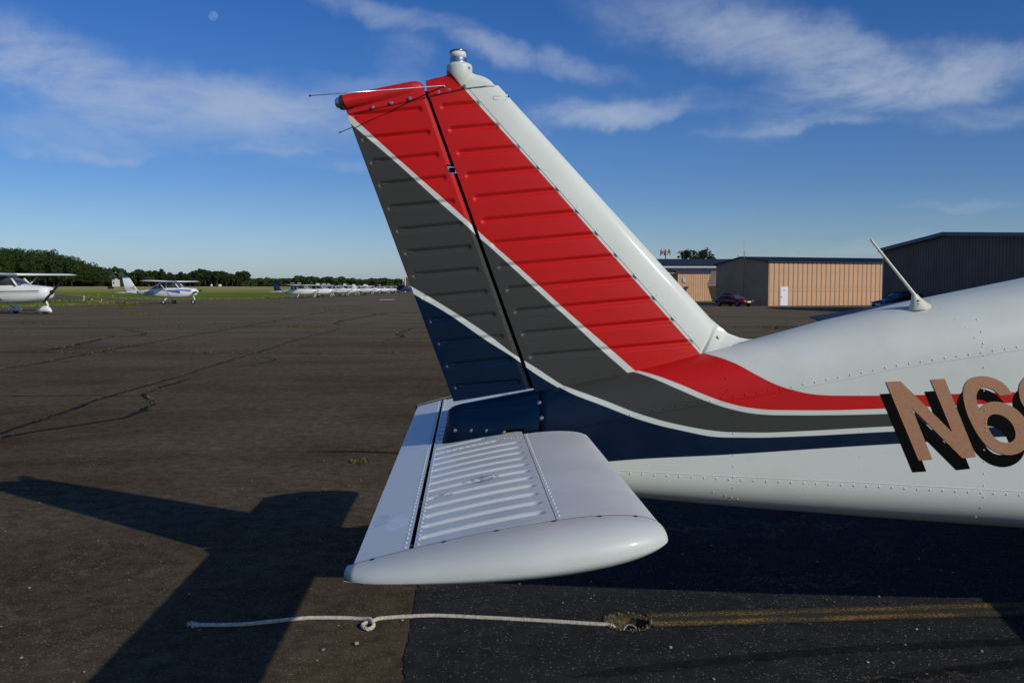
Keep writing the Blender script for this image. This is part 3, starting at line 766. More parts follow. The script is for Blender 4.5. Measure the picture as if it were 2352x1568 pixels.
mb = MB(); mb.lathe([(.0225, .009)] + [(.0225 * math.cos(a), .009 + .021 * math.sin(a)) for a in lin(0, math.pi / 2 * .98, 10)], lc, rot, 24); mb.build('lens', mat('clear_lens', (.30, .36, .44), .08, metal=.5, coat=1), tl, True)

# fin tip fairing and beacon
def fin_tip():
    top = [(978, 186), (997, 180), (1016, 176.5), (1026, 174), (1036, 170), (1060, 168), (1084, 168), (1092, 171.5), (1102, 173.5), (1112, 177), (1121, 182), (1129, 188.5), (1135, 196)]
    bot = [(984, 223.5), (1000, 219), (1020, 216), (1026, 214.8), (1036, 212.5), (1060, 206.8), (1078, 203.5), (1092, 201.5), (1102, 200), (1112, 198.6), (1121, 197.8), (1129, 197), (1136.5, 197)]
    n = 60; rings = []
    for i in range(n + 1):
        t = i / n * (len(top) - 1); k = min(int(t), len(top) - 2); f = t - k
        a = Vector(P2(*(np.array(top[k]) * (1 - f) + np.array(top[k + 1]) * f), 0)); b = Vector(P2(*(np.array(bot[k]) * (1 - f) + np.array(bot[k + 1]) * f), .02))
        tb = thick(b.x, b.y) + .0012; xc = P2(1055, 160, 0)[0]
        fl = math.exp(-((a.x - xc) / .04) ** 2); rg = []; m = 14
        for s in (-1, 1):
            seq = range(m + 1) if s < 0 else range(m - 1, -1, -1)
            for q in seq:
                v = q / m; p = b.lerp(a, v)
                w = tb * math.sqrt(max(0, 1 - max(0, (v - .35) / .65) ** 2)) if fl < 2 else tb
                w = w + fl * .024 * v ** 2
                rg.append(Vector((p.x, s * w, p.y)))
        rings.append(rg)
    mb = MB(); mb.loft(rings, caps=True)
    o = mb.build('fin_tip', m_fin, air, True)
    c = sh_(1055, 150, 0); mb = MB(); zt = c.z
    zb_ = sh_(1055, 208, 0).z
    prof_ = [(.016, zb_ - zt), (.029, -.092), (.038, -.076), (.0455, -.060), (.0498, -.045), (.051, -.034), (.051, -.010), (.0495, -.003), (.044, .001), (.037, .005), (0, .005)]
    tilt = Matrix.Rotation(R(-1), 3, 'Y')
    mb.lathe(prof_, c, tilt, 32); ped = mb.build('beacon_base', m_fin, air, True)
    bc = empty('beacon'); bc.parent = air
    b0 = c + Vector((-.004, 0, .004)); mb = MB(); mb.lathe([(.037, 0), (.037, .003), (.0345, .006), (.0335, .020), (.0325, .022), (0, .022)], b0, tilt, 28); mb.build('collar', m_chrome, bc, True)
    mb = MB(); mb.lathe([(.0325, .022), (.0322, .045), (0, .045)], b0, tilt, 28); mb.build('lens', m_glass, bc, True)
    mb = MB(); mb.lathe([(.0335, .0452), (.0335, .0475), (.0325, .0475), (.0325, .0455)], b0, tilt, 28); mb.build('seal', m_black, bc, True)
    mb = MB(); mb.lathe([(.033, .0476), (.0325, .050), (.024, .054), (.010, .057), (0, .0578)], b0, tilt, 28); mb.build('cap', m_chrome, bc, True)
    return o
ftip = fin_tip()
mb = MB()
for (a, b) in (((984, 223.5), (1020, 216)), ((1020, 216), (1019, 205)), ((1026, 215), (1078, 203.8)), ((1078, 203.8), (1136, 197)),):
    A = P2(*a); B = P2(*b)
    mb.tube([(A[0], -thick(*A) - .0008, A[1]), ((A[0] + B[0]) / 2, -thick((A[0] + B[0]) / 2, (A[1] + B[1]) / 2) - .0008, (A[1] + B[1]) / 2), (B[0], -thick(*B) - .0008, B[1])], .0011, 5)
mb.build('seam', mat('seam_shadow', (.05, .01, .01), .8), ftip)
mb = MB(); cvs = [(797.5, 262), (845, 252), (900, 241), (945, 232), (978, 225.5)]; mb.tube([(P2(*q)[0], -thick(*P2(*q)) - .0012, P2(*q)[1]) for q in cvs], .0011, 5); mb.build('seam', mat('seam_dark_red', (.03, .004, .004), .8), rcap)

# navigation whiskers on the fin tip
wb = sh_(1020, 197, .035); tip = loc(atY(712, 220, 3.188))
for s, nm in ((-1, 'near'), (1, 'far')):
    mb = MB(); b = Vector((wb.x, s * .034, wb.z)); e = Vector((tip.x, s * abs(tip.y), tip.z))
    mb.tube([b + Vector((.002, -s * .01, -.014)), b + Vector((.001, 0, -.003)), b, b.lerp(e, .02), b.lerp(e, .5), e], [.0035, .0035, .0032, .0028, .0022, .0017], 8)
    o = mb.build('navigation_whisker', m_chrome if s < 0 else m_black, air, True)
    mb = MB(); mb.lathe([(0, -.0042), (.003, -.003), (.0042, 0), (.003, .003), (0, .0042)], e, None, 10); mb.build('tip_ball', m_black, o, True)
# small drain tube on the fin leading edge
q = sh_(1150, 222, 0); mb = MB(); rot = Vector((1, 0, 0)).to_track_quat('Z', 'Y').to_matrix()
mb.tube([(q.x - .028, -.004, q.z + .002), (q.x + .028, -.010, q.z - .002)], [.004, .0072], 10); tb = mb.build('vent_tube', m_white, air, True)
mb = MB(); mb.lathe([(0, 0), (.0058, 0), (.0058, .0015), (0, .0015)], (q.x + .0275, -.0105, q.z - .002), (Vector((1, -.9, -.2)).to_track_quat('Z', 'Y').to_matrix()), 12); mb.build('tube_mouth', m_dark, tb, True)
mb = MB()
for (a, b) in (((1134, 222), (1150, 221)), ((1134, 231), (1165, 229.5)), ((1132, 222), (1134, 231))):
    A = P2(*a, .02); B = P2(*b, .02); mb.tube([(A[0], -thick(*A) - .0005, A[1]), (B[0], -thick(*B) - .0005, B[1])], .0009, 5)
mb.build('vent_plate_edge', mat('grime_line', (.25, .24, .2), .8), lec)

# dorsal fillet at the foot of the fin
def fillet():
    ridge = [(1631, 731), (1648, 745), (1672, 765), (1698, 775), (1720, 779), (1741, 780)]
    base = [(1609, 801), (1621, 812), (1650, 805), (1679, 798), (1710, 789), (1741, 781.5)]
    v = []; n = 40; m = 14
    for s in (-1, 1):
        for i in range(n + 1):
            t = i / n * (len(ridge) - 1); k = min(int(t), len(ridge) - 2); f = t - k
            a = Vector(P2(*(np.array(ridge[k]) * (1 - f) + np.array(ridge[k + 1]) * f), 0)); bb = np.array(base[k]) * (1 - f) + np.array(base[k + 1]) * f
            b = Vector(P2(*bb, .08)); yb = abs(surf_y(b.x, min(b.y, prof(b.x)[1] - .002))) ; yb = min(yb, .09) + .004
            yb = yb * (1 - .7 * sst(.6, 1, i / n)); yb = max(yb, .003)
            for j in range(m + 1):
                q = j / m; p = a.lerp(b, q)
                w0 = thick(a.x - .01, a.y) if i < 2 else 0
                y = yb * (.42 * math.sin(math.pi / 2 * q) + .58 * (1 - math.cos(math.pi / 2 * q)))
                v.append((p.x, s * max(y, .0), p.y))
    f = []; K = (n + 1) * (m + 1)
    for s in (0, 1):
        for i in range(n):
            for j in range(m):
                a = s * K + i * (m + 1) + j; q = (a, a + 1, a + m + 2, a + m + 1); f.append(q if s == 0 else q[::-1])
    return mesh_obj('fin_fillet', v, f, m_white, air, True)
filt = fillet()

# ---- tailplane: one all-moving piece with a trailing tab
TX, TZ, LX, LZ = -.2767, .797, .479, .884
CHD = math.hypot(LX - TX, LZ - TZ); ux = Vector(((LX - TX) / CHD, 0, (LZ - TZ) / CHD)); uz = Vector((-ux.z, 0, ux.x))
def st(c, y, h):
    p = Vector((TX, 0, TZ)) + ux * (CHD * (1 - c)) + uz * h; return Vector((p.x, y, p.z))
def yt(c):
    c = min(1, max(0, c)); return .66 * CHD * (.2969 * math.sqrt(c) - .126 * c - .3516 * c * c + .2843 * c ** 3 - .1015 * c ** 4) + .0008
tail = empty('tailplane'); tail.parent = air
YM = 1.455
def cy(x): return 1 - (x - TX) / (LX - TX)
C_SE, C_H0, C_H1 = cy(.226), cy(-.128), cy(-.1395)
byl = [1.474 - q for q in ()]
by = []
for (zx, zy) in ((700, 555), (695, 592), (690, 630), (685, 665), (675, 708), (665, 752), (655, 800), (645, 850), (635, 905), (625, 962), (610, 1028), (600, 1098), (590, 1172)):
    px = 753 + .36 * zx; py = 847 + .36 * zy; q = atZ(px, py, .832); by.append(q.y - YC)
step = (by[0] - by[-1]) / 12; by = [by[-1] + step * i for i in range(14)]
tbeads = []
for i, y in enumerate(by):
    x1 = .185 if i < 12 else (.165 - .05 * (i - 11))
    for s in (1, -1): tbeads.append((y * s if False else y * s, -.098, x1))
def bead_t(x, y):
    s = 0
    for (yb, x0, x1) in tbeads:
        dy = y - yb
        if abs(dy) > .0225: continue
        dx = 0 if x0 <= x <= x1 else min(abs(x - x0), abs(x - x1)); dist = math.hypot(dx * .9, dy)
        if dist < .0225: s = max(s, .0082 * (.5 + .5 * math.cos(math.pi * dist / .0225)))
    return s
def tskin(name, c0, c1, y0, y1, nc, ny, m, top, beads=False, cmap=None, off=0.0, droot=0.0):
    v = []; f = []
    for j in range(ny + 1):
        y = y0 + (y1 - y0) * j / ny
        for i in range(nc + 1):
            u = i / nc; u = cmap(u) if cmap else u; c = c0 + (c1 - c0) * u
            h = yt(c) + off
            if beads: h -= bead_t(TX + (1 - c) * (LX - TX), y)
            h += .0005 * noise.noise(Vector((c * 6, y * 8, 1)))
            v.append(st(c, y, h if top else -h))
    for j in range(ny):
        for i in range(nc):
            a = j * (nc + 1) + i; q = (a, a + nc + 1, a + nc + 2, a + 1); f.append(q[::-1] if top else q)
    return mesh_obj(name, v, f, m, tail, True)
sq = lambda u: u * u
for (a, b) in ((-YM, -.16), (.16, YM)):
    tskin('leading_skin', 0, C_SE - .0015, a, b, 44, 60, m_tailp, True, cmap=sq)
    tskin('leading_skin', 0, C_SE - .0015, a, b, 44, 30, m_tailp, False, cmap=sq)
for (a, b) in ((-YM, YM),):
    tskin('beaded_skin', C_SE + .001, C_H0, a, b, 80, 1150, m_tailp, True, True)
    tskin('beaded_skin', C_SE + .001, C_H0, a, b, 20, 60, m_tailp, False)
    tskin('tab', C_H1, 1.0, a, b, 12, 60, m_tailp, True); tskin('tab', C_H1, 1.0, a, b, 12, 60, m_tailp, False)
mb = MB(); n = 2
for (c0, c1, k) in ((C_SE - .01, C_SE + .01, .965), (C_H0 - .004, C_H1 + .003, .35)):
    v = [st(c, y, s * yt(c) * k) for y in (-YM, YM) for c in (c0, c1) for s in (1, -1)]
    mb.add(v, [(0, 2, 6, 4), (1, 5, 7, 3), (0, 1, 3, 2), (4, 6, 7, 5), (0, 4, 5, 1), (2, 3, 7, 6)])
mb.build('spar', m_dark, tail)
mb = MB()     # tab hinges
for y in (-1.44, -1.38, -.98, -.93, -.36, -.31, .31, .36, .93, .98, 1.38, 1.44):
    mb.tube([st(C_H0 + .002, y, yt(C_H0) * .7), st(C_H1 - .002, y, yt(C_H0) * .7)], .004, 6)
mb.build('tab_hinges', m_steel, tail)['kind'] = 'stuff'
mb = MB(); mb.box((.17, 0, .857), (.11, .17, .018)); mb.build('centre_section', m_dark, tail)
def root_cap(s):
    mb = MB(); rr = []
    for i in range(31):
        c = (i / 30) ** 2 * (C_SE); 
        rr.append(c)
    v = [st(c, s * .16, yt(c)) for c in rr] + [st(c, s * .16, -yt(c)) for c in reversed(rr)]
    mb.add(v, [tuple(range(len(v)))]); return mb.build('root_rib', m_white, tail)
root_cap(-1); root_cap(1)
def tip_fairing(s):
    """rounded moulded tip: the section shrinks to nothing over its width"""
    n = 26; nc = 60; rings = []
    cs = [1.012 * (i / nc) ** 2 for i in range(nc + 1)]
    for j in range(n + 1):
        a = math.pi / 2 * j / n; k = max(0.0, math.cos(a)) ** (2 / 2.35) if j < n else 0.0; out_ = math.sin(a) ** (2 / 2.35)
        rg = []
        for sg in (1, -1):
            for c in (cs if sg > 0 else cs[::-1][1:-1]):
                cc = min(1, c); h = (yt(cc) * 1.02 + .0030 + .006 * sst(.2, 1, cc))
                # the outline rounds off at both ends
                c2 = .5 + (c - .5) * (1.0 + .018 * math.sin(a)) if c > .5 else .5 + (c - .5) * (1.0 + .008 * math.sin(a))
                wo = .036 + .105 * max(0.0, math.sin(math.pi * min(1, max(0, c)) ** .85)) ** .55
                rg.append(st(c2, s * (YM + wo * out_), sg * h * k * (1 if sg > 0 else 1.05) - .016 * (1 - k)))
        rings.append(rg)
    mb = MB(); mb.loft(rings, caps=False)
    o = mb.build('tip_fairing', m_tip, tail, True)
    bb = bmesh.new(); bb.from_mesh(o.data); bmesh.ops.remove_doubles(bb, verts=bb.verts, dist=.00005); bmesh.ops.recalc_face_normals(bb, faces=bb.faces); bb.to_mesh(o.data); bb.free(); return o
tipn = tip_fairing(-1); tip_fairing(1)
mb = MB(); mb.tube([st(c, -YM - .0005, yt(c) * 1.02 + .0036 + .006 * sst(.2, 1, c)) for c in [.02 + .97 * (i / 40) for i in range(41)]], .0011, 5); mb.build('seam', mat('seam_line', (.16, .155, .15), .8), tipn)

# ---- rivets and screws
class Riv:
    def __init__(s): s.mb = MB()
    def dome(s, p, n, r=.0038, h=.0023):
        n = Vector(n).normalized(); rot = n.to_track_quat('Z', 'Y').to_matrix()
        ring_ = lambda rr, z: [Vector(p) + rot @ Vector((rr * math.cos(k * math.pi / 3), rr * math.sin(k * math.pi / 3), z)) for k in range(6)]
        s.mb.add(ring_(r, -.0005) + ring_(r * .72, h * .75) + [Vector(p) + rot @ Vector((0, 0, h))], [(k, (k + 1) % 6, 6 + (k + 1) % 6, 6 + k) for k in range(6)] + [(6 + k, 6 + (k + 1) % 6, 12) for k in range(6)])
def fus_rivets():
    rw = Riv()
    def row(pl, sp, dz=0.0, r=.0039):
        P = [(q[0], q[1] + dz) for q in pts2(pl, dfus)]; run = 0
        for a, b in zip(P[:-1], P[1:]):
            ln = math.hypot(b[0] - a[0], b[1] - a[1]); 
            while run < ln:
                t = run / ln; x = a[0] + (b[0] - a[0]) * t; z = a[1] + (b[1] - a[1]) * t
                rw.dome((x, surf_y(x, z), z), (0, -1, 0), r); run += sp
            run -= ln
    row([(1317, 975), (1493, 944), (1598, 926), (1814, 889), (2065, 838), (2352, 794)], .045)
    row([(1419, 1085), (1682, 1101), (1977, 1115), (2352, 1136)], .048)
    for (x0, ys, sp) in ((1684, None, 25), (2257, None, 27)):
        for py in range(735 if x0 > 2000 else 820, 1200, sp):
            p = atY(x0 + (0 if x0 > 2000 else -(1100 - py) * .06 * (py < 900)), py, YC - dfus(x0)); zb = prof(p.x)
            if zb[4] + .012 < p.z < zb[1] - .03:
                y = surf_y(p.x, p.z); w = zb[0]; nz = 0
                nz = 1.2 if p.z > zb[2] + .08 else (-1.0 if p.z < zb[3] - .04 else 0)
                rw.dome((p.x, y, p.z), (0, -1, nz), .0039)
    for (x0, x1, y0, y1, n) in ((1973, 1973, 905, 1105, 8), (2185, 2259, 712, 815, 6), (1645, 1660, 835, 905, 3), (1640, 1700, 1130, 1150, 3)):
        for i in range(n):
            t = i / max(1, n - 1); px = x0 + (x1 - x0) * t; py = y0 + (y1 - y0) * t; p = atY(px, py, YC - dfus(px) + (.03 if py < 800 else 0)); rw.dome((p.x, surf_y(p.x, p.z), p.z), (0, -1, .6 if py < 800 else 0), .0032, .0015)
    for i in range(7):
        p = atY(2050 + i * 16, 702 - i * 4.5, YC - .09); rw.dome((p.x, surf_y(p.x, min(p.z, prof(p.x)[1] - .004)), min(p.z, prof(p.x)[1] - .004)), (0, -.6, 1), .003, .0015)
    # fin base rows
    o = rw.mb.build('rivets', m_rivrow, fus, True); o['kind'] = 'stuff'
m_rivrow = m_fus
fus_rivets()
mb = MB()      # lap joints of the skin
for tab in ([(1317, 983), (1493, 950), (1598, 932), (1814, 895), (2065, 844), (2352, 800)], [(1412, 1079), (1682, 1093), (1977, 1106), (2352, 1127)]):
    P = pts2(tab, dfus); P.append((3.1, P[-1][1] + .02)); Q = []
    for a, b in zip(P[:-1], P[1:]):
        Q += [(a[0] + (b[0] - a[0]) * i / 8, a[1] + (b[1] - a[1]) * i / 8) for i in range(8)]
    v = []; f = []
    for (x, z) in Q: v += [(x, -width(x) - .0016, z - .0008), (x, -width(x) - .0002, z + .0012), (x, -width(x) + .0004, z - .003)]
    f = [(3 * i + a, 3 * i + 3 + a, 3 * i + 3 + b, 3 * i + b) for i in range(len(Q) - 1) for a, b in ((0, 1), (2, 0))]
    mb.add(v, f)
mb.build('lap_joint', m_fus, fus)
def fin_rivets():
    rw = Riv()
    def row(a, b, n, r=.0027, d=.04):
        A = P2(*a, d); B = P2(*b, d)
        for i in range(n):
            t = i / (n - 1); x = A[0] + (B[0] - A[0]) * t; z = A[1] + (B[1] - A[1]) * t; rw.dome((x, -thick(x, z), z), (0, -1, 0), r, .0014)
    row((997, 232), (1237, 885), 34); row((1092, 215), (1612, 795), 35); row((1250, 884), (1440, 842), 13); row((1460, 838), (1600, 803), 10)
    o = rw.mb.build('rivets', m_fin, fin, True); o['kind'] = 'stuff'
    rw = Riv(); row((970, 240), (1212, 880), 34); row((1055, 912), (1205, 884), 8)
    o = rw.mb.build('rivets', m_rud, rud, True); o['kind'] = 'stuff'
    rw = Riv()
    for i in range(7):
        t = i / 6; p = P2(1085 + 520 * t, 218 + 0 * t, .04)
fin_rivets()
def tail_rivets():
    rw = Riv(); n = uz
    def spanrow(c, y0, y1, sp, off=0):
        k = int(abs(y1 - y0) / sp)
        for s in (-1, 1):
            for i in range(k + 1):
                y = s * (y0 + (y1 - y0) * i / k); rw.dome(st(c, y, yt(c)), n, .0036, .003)
    spanrow(C_SE - .013, .2, 1.44, .040); spanrow(C_H0 - .014, .18, 1.44, .040); spanrow(C_H1 + .014, .05, 1.44, .040)
    for i in range(8):
        t = i / 7
        rw.dome(st(C_SE + .02 + t * .11, -.245 + t * .06, yt(C_SE)), n, .0026, .002)
    for i in range(14):
        c = C_SE + .03 + (C_H0 - C_SE - .04) * i / 13; rw.dome(st(c, -.205, yt(c)), n, .0024, .002)
    for i in range(8):
        c = .02 + (C_SE - .04) * i / 7; rw.dome(st(c, -.185, yt(c)), n, .0026, .002)
    o = rw.mb.build('rivets', m_tailp, tail, True); o['kind'] = 'stuff'
tail_rivets()
def screw(p, n, r, parent, m=None):
    n = Vector(n).normalized(); rot = n.to_track_quat('Z', 'Y').to_matrix(); mb = MB()
    mb.lathe([(r, -.001), (r, .0004), (r * .85, .0008), (r * .7, .0001), (r * .6, .0010), (r * .3, .0012), (r * .2, .0002), (0, .0002)], p, rot, 14)
    mb.build('screw', m or m_steel, parent, True)
for (px, py) in ((855, 245), (898, 236), (941, 226)):
    a = P2(px, py, .03); screw((a[0], -thick(*a) - .006, a[1]), (0, -1, .1), .0075, rcap)
for (px, py) in ((1007, 212), (1031, 206), (1067, 199), (1109, 191.5)):
    a = P2(px, py, .03); screw((a[0], -thick(*a) - .001 - (.006 if px == 1067 else 0), a[1]), (0, -1, 0), .0072, ftip)
for (px, py) in ((1078, 155),):
    a = P2(px, py, .045); screw((a[0], -.036, a[1]), (.5, -1, 0), .005, ftip)
for (px, py) in ((1656.5, 774), (1648.5, 799)):
    a = P2(px, py, .05); screw((a[0], -.0 - .045 if py > 780 else -.026, a[1]), (.2, -1, .2), .0075, filt, m_white)
for (px, py) in ((1045, 992), (1083, 991), (1118, 990), (1158, 992)):
    a = P2(px, py, .09); screw((a[0], surf_y(a[0], a[1]) - .001, a[1]), (0, -1, 0), .0075, tcone)
for (px, py) in ((1240, 927), (1244, 960), (1247, 995)):
    a = P2(px, py, .11); screw((a[0], surf_y(a[0], a[1]) - .001, a[1]), (0, -1, 0), .0085, fus)
for c in (.93, .70, .53, .345, .20, .085, .93): screw(st(c, -YM - .004, yt(c) * 1.02 + .0035 + .006 * sst(.2, 1, c) - .0005), uz + Vector((0, -.15, 0)), .0068, tipn)

# ---- whip antenna on the fuselage
ant = empty('whip_antenna'); ant.parent = air
def antenna():
    OF = .125; A = sh_(2086, 712, OF); B = sh_(2146, 703, OF); T0 = sh_(2094, 677, OF); T1 = sh_(2107, 675, OF)
    rings = []
    for i in range(15):
        t = i / 14; e = t ** .55
        xa = A.x + .004 + (T0.x - A.x) * min(1, t * 1.0) if t > .0 else A.x - .0
        xa = A.x + (T0.x - A.x) * (1 - (1 - t) ** 2.2); xb = B.x + (T1.x - B.x) * (1 - (1 - t) ** 1.25)
        za = A.z - .004 + (T0.z - A.z + .004) * t; zb_ = B.z - .004 + (T1.z - B.z + .004) * t
        w = .028 * (1 - t) ** 1.5 + .0105; rg = []
        for k in range(24):
            a = 2 * math.pi * k / 24; cx = math.cos(a); x = (xa + xb) / 2 + (xb - xa) / 2 * cx; z = (za + zb_) / 2 + (zb_ - za) / 2 * cx
            rg.append(Vector((x, -OF + w * math.sin(a) * (1 - .55 * max(0, cx)), z)))
        rings.append(rg)
    mb = MB(); mb.loft(rings, caps=True); base = mb.build('base', m_cream, ant, True)
    tipr = sh_(2000, 550, OF); r0 = sh_(2100, 676, OF); mb = MB()
    mb.tube([r0 + (r0 - tipr) * .05, r0, r0.lerp(tipr, .5), r0.lerp(tipr, .95), tipr], [.0075, .0068, .0055, .0048, .0052], 10); mb.build('rod', m_cream, ant, True)
    mb = MB(); o = (B - A).normalized(); c = sh_(2112, 697, OF + .02)
    yy = -OF - .0205
    for (dx, dz, hx, hz) in ((-.004, .012, .0035, .0022), (-.006, .007, .0022, .005), (.001, .006, .0028, .006), (.002, -.004, .010, .0028), (-.006, -.003, .002, .004)):
        mb.box((c.x + dx, yy + (.004 if dz > 0 else 0), c.z + dz), (hx, .002, hz))
    mb.build('printed_mark', m_blackv, base)
antenna()

# ---- registration letters as vinyl on the flat side
def onside(off):
    def f(zx, zy):
        px, py = 2004 + .168 * zx, 837.3 + .168 * zy; q = atY(px, py, YC - dfus(px)); return (q.x, -width(q.x) - off, q.z)
    return f
LN = [(172, 232), (370, 222), (1075, 918), (778, 200), (970, 187), (1397, 1250), (1210, 1270), (522, 580), (803, 1287), (615, 1300)]
L6o = [(1720, 417), (1690, 388), (1655, 352), (1620, 332), (1580, 315), (1540, 306), (1495, 306), (1460, 320), (1430, 345), (1410, 380), (1402, 430), (1405, 490), (1418, 550), (1445, 608), (1475, 565), (1520, 530), (1575, 507), (1640, 498), (1700, 501), (1760, 512), (1830, 538), (1890, 568), (1945, 605), (1990, 645), (2040, 700), (2080, 755), (2115, 815), (2135, 880), (2142, 940), (2140, 1000), (2125, 1055), (2095, 1105), (2055, 1150), (2010, 1182), (1950, 1210), (1880, 1225), (1810, 1225), (1740, 1210), (1670, 1185), (1600, 1145), (1540, 1098), (1480, 1035), (1425, 960), (1370, 868), (1325, 780), (1285, 690), (1255, 600), (1235, 515), (1222, 440), (1220, 380), (1230, 310), (1255, 250), (1290, 205), (1335, 175), (1390, 158), (1460, 152), (1530, 155), (1600, 168), (1670, 192), (1740, 230), (1795, 275), (1845, 330), (1888, 402)]
L6i = [(1545, 800), (1547, 760), (1560, 720), (1590, 690), (1625, 672), (1660, 668), (1710, 674), (1760, 692), (1810, 722), (1855, 763), (1890, 810), (1915, 860), (1930, 910), (1932, 960), (1920, 1005), (1895, 1035), (1850, 1055), (1800, 1060), (1750, 1052), (1705, 1033), (1660, 1002), (1620, 958), (1585, 905), (1560, 855)]
rot9 = lambda ps: [(4120 - x, 1312 - y) for (x, y) in ps]
dx, dy = -80, 165
SHF = lambda ps: [(x + dx, y + dy) for (x, y) in ps]
reg = empty('registration_letters'); reg.parent = air
for i, (o_, h_) in enumerate(((LN, []), (L6o, [L6i]), (rot9(L6o), [rot9(L6i)]))):
    poly_obj('letter_shadow', SHF(o_), [SHF(h) for h in h_], onside(.0012 + .0002 * i), m_blackv, reg)
    poly_obj('letter', o_, h_, onside(.0026 + .0002 * i), m_copper, reg)
rw = Riv()
for (zx, zy) in ((1492, 278), (1519, 617), (1522, 724), (1525, 782), (1526, 852), (1527, 905), (1529, 1008)):
    p = onside(.0026)(zx, zy); rw.dome(p, (0, -1, 0), .0036, .0026)
o = rw.mb.build('letter_rivets', mat('copper_rivet', (.6, .38, .24), .3, metal=.4), reg, True); o['kind'] = 'stuff'

# ---- the rest of the aircraft: wings, cabin, nose, gear
m_wing = bpy.data.materials.new('wing_paint'); m_wing.use_nodes = True
def wingpaint():
    nt = m_wing.node_tree; p = nt.nodes['Principled BSDF']; t = N(nt, 'ShaderNodeTexCoord'); s = N(nt, 'ShaderNodeSeparateXYZ'); L(nt, t.outputs['Object'], s.inputs[0])
    y = M_(nt, 'ABSOLUTE', s.outputs[1]); k = lambda a: M_(nt, 'GREATER_THAN', y, a)
    c = mixc(nt, k(4.0), tuple(WHITE), tuple(RED)); c = mixc(nt, k(4.45), c, tuple(WHITE)); c = mixc(nt, k(4.475), c, (.035, .05, .085)); L(nt, c, p.inputs['Base Color'])
    p.inputs['Roughness'].default_value = .6; p.inputs['Specular IOR Level'].default_value = .15
wingpaint()
def wing(s):
    rings = []; ys = [.38, 1.2, 2.4, 3.6, 4.4, 4.62, 4.72, 4.76]
    for y in ys:
        z0 = .66 + (y - .38) * .137; k = 1 if y < 4.5 else max(.12, 1 - ((y - 4.4) / .38) ** 2) ** .5
        rg = []; ch = 1.62; te = 3.30
        for i in range(41):
            a = 2 * math.pi * i / 40
            c = .5 - .5 * math.cos(a); h = .15 * 5 * (.2969 * math.sqrt(c) - .126 * c - .3516 * c * c + .2843 * c ** 3 - .1015 * c ** 4) * ch
            h = h * (1.1 if a < math.pi else -.7) * k
            rg.append(Vector((te + ch * (1 - c) * (1 if k == 1 else .99), s * y, z0 - .065 + .085 * ch * (1 - c) + h)))
        rings.append(rg[:-1])
    mb = MB(); mb.loft(rings, caps=True); return mb.build('wing', m_wing, air, True)
wing(1); wing(-1)
def cabin():
    for (n_, xa, xb, za, zb2) in (('side_window', 3.15, 3.62, 1.40, 1.66), ('side_window', 3.70, 4.28, 1.40, 1.76), ('side_window', 4.36, 4.86, 1.40, 1.72)):
        for s in (-1, 1):
            v = []; f = []
            for j in range(7):
                for i in range(7):
                    x = xa + (xb - xa) * i / 6; z = za + (zb2 - za) * j / 6; v.append((x, s * (-surf_y(x, z) + .004), z))
            f = [(j * 7 + i, j * 7 + i + 1, j * 7 + i + 8, j * 7 + i + 7) for j in range(6) for i in range(6)]
            mesh_obj(n_, v, f, m_window, air, True)
    v = []; f = []
    for j in range(9):
        for i in range(9):
            x = 4.98 + .5 * j / 8; a = -1.25 + 2.5 * i / 8; w, zt, zu, zl, zb_ = prof(x); zu2 = zu + .02
            v.append((x, w * 1.005 * math.sin(a) ** 1 , zu2 + (zt + .008 - zu2) * math.cos(a) ** .9))
    f = [(j * 9 + i, j * 9 + i + 1, j * 9 + i + 10, j * 9 + i + 9) for j in range(8) for i in range(8)]
    mesh_obj('windshield', v, f, m_window, air, True)
cabin()
mb = MB(); mb.lathe([(.16, 0), (.15, .08), (.10, .2), (.03, .28), (0, .29)], (6.96, 0, 1.05), Vector((1, 0, 0)).to_track_quat('Z', 'Y').to_matrix(), 20); spn = mb.build('spinner', m_white, air, True)
mb = MB()
for s in (-1, 1):
    rr = [[Vector((7.06 + a * .02, s * r0 * 1.0 if False else s * r0 * math.cos(.5) + b * w_, 1.05 + s * r0 * math.sin(.5))) for a, b in ((-1, -1), (1, -1), (1, 1), (-1, 1))] for r0, w_ in ((.1, .05), (.5, .08), (.9, .05))]
    mb.loft(rr)
mb.build('propeller', m_black, air)
def gearleg(x, y, z0, faired=True):
    mb = MB(); mb.tube([(x, y, z0), (x, y, .18)], .035, 8); g = mb.build('gear_leg', m_white, air, True)
    mb = MB(); mb.lathe([(0, -.07), (.17, -.06), (.2, -.03), (.2, .03), (.17, .06), (0, .07)], (x, y, .2), Matrix.Rotation(R(90), 3, 'X'), 20); mb.build('wheel', m_rubber, g, True)
gearleg(4.1, -1.5, .82); gearleg(4.1, 1.5, .82); gearleg(6.3, 0, .7)

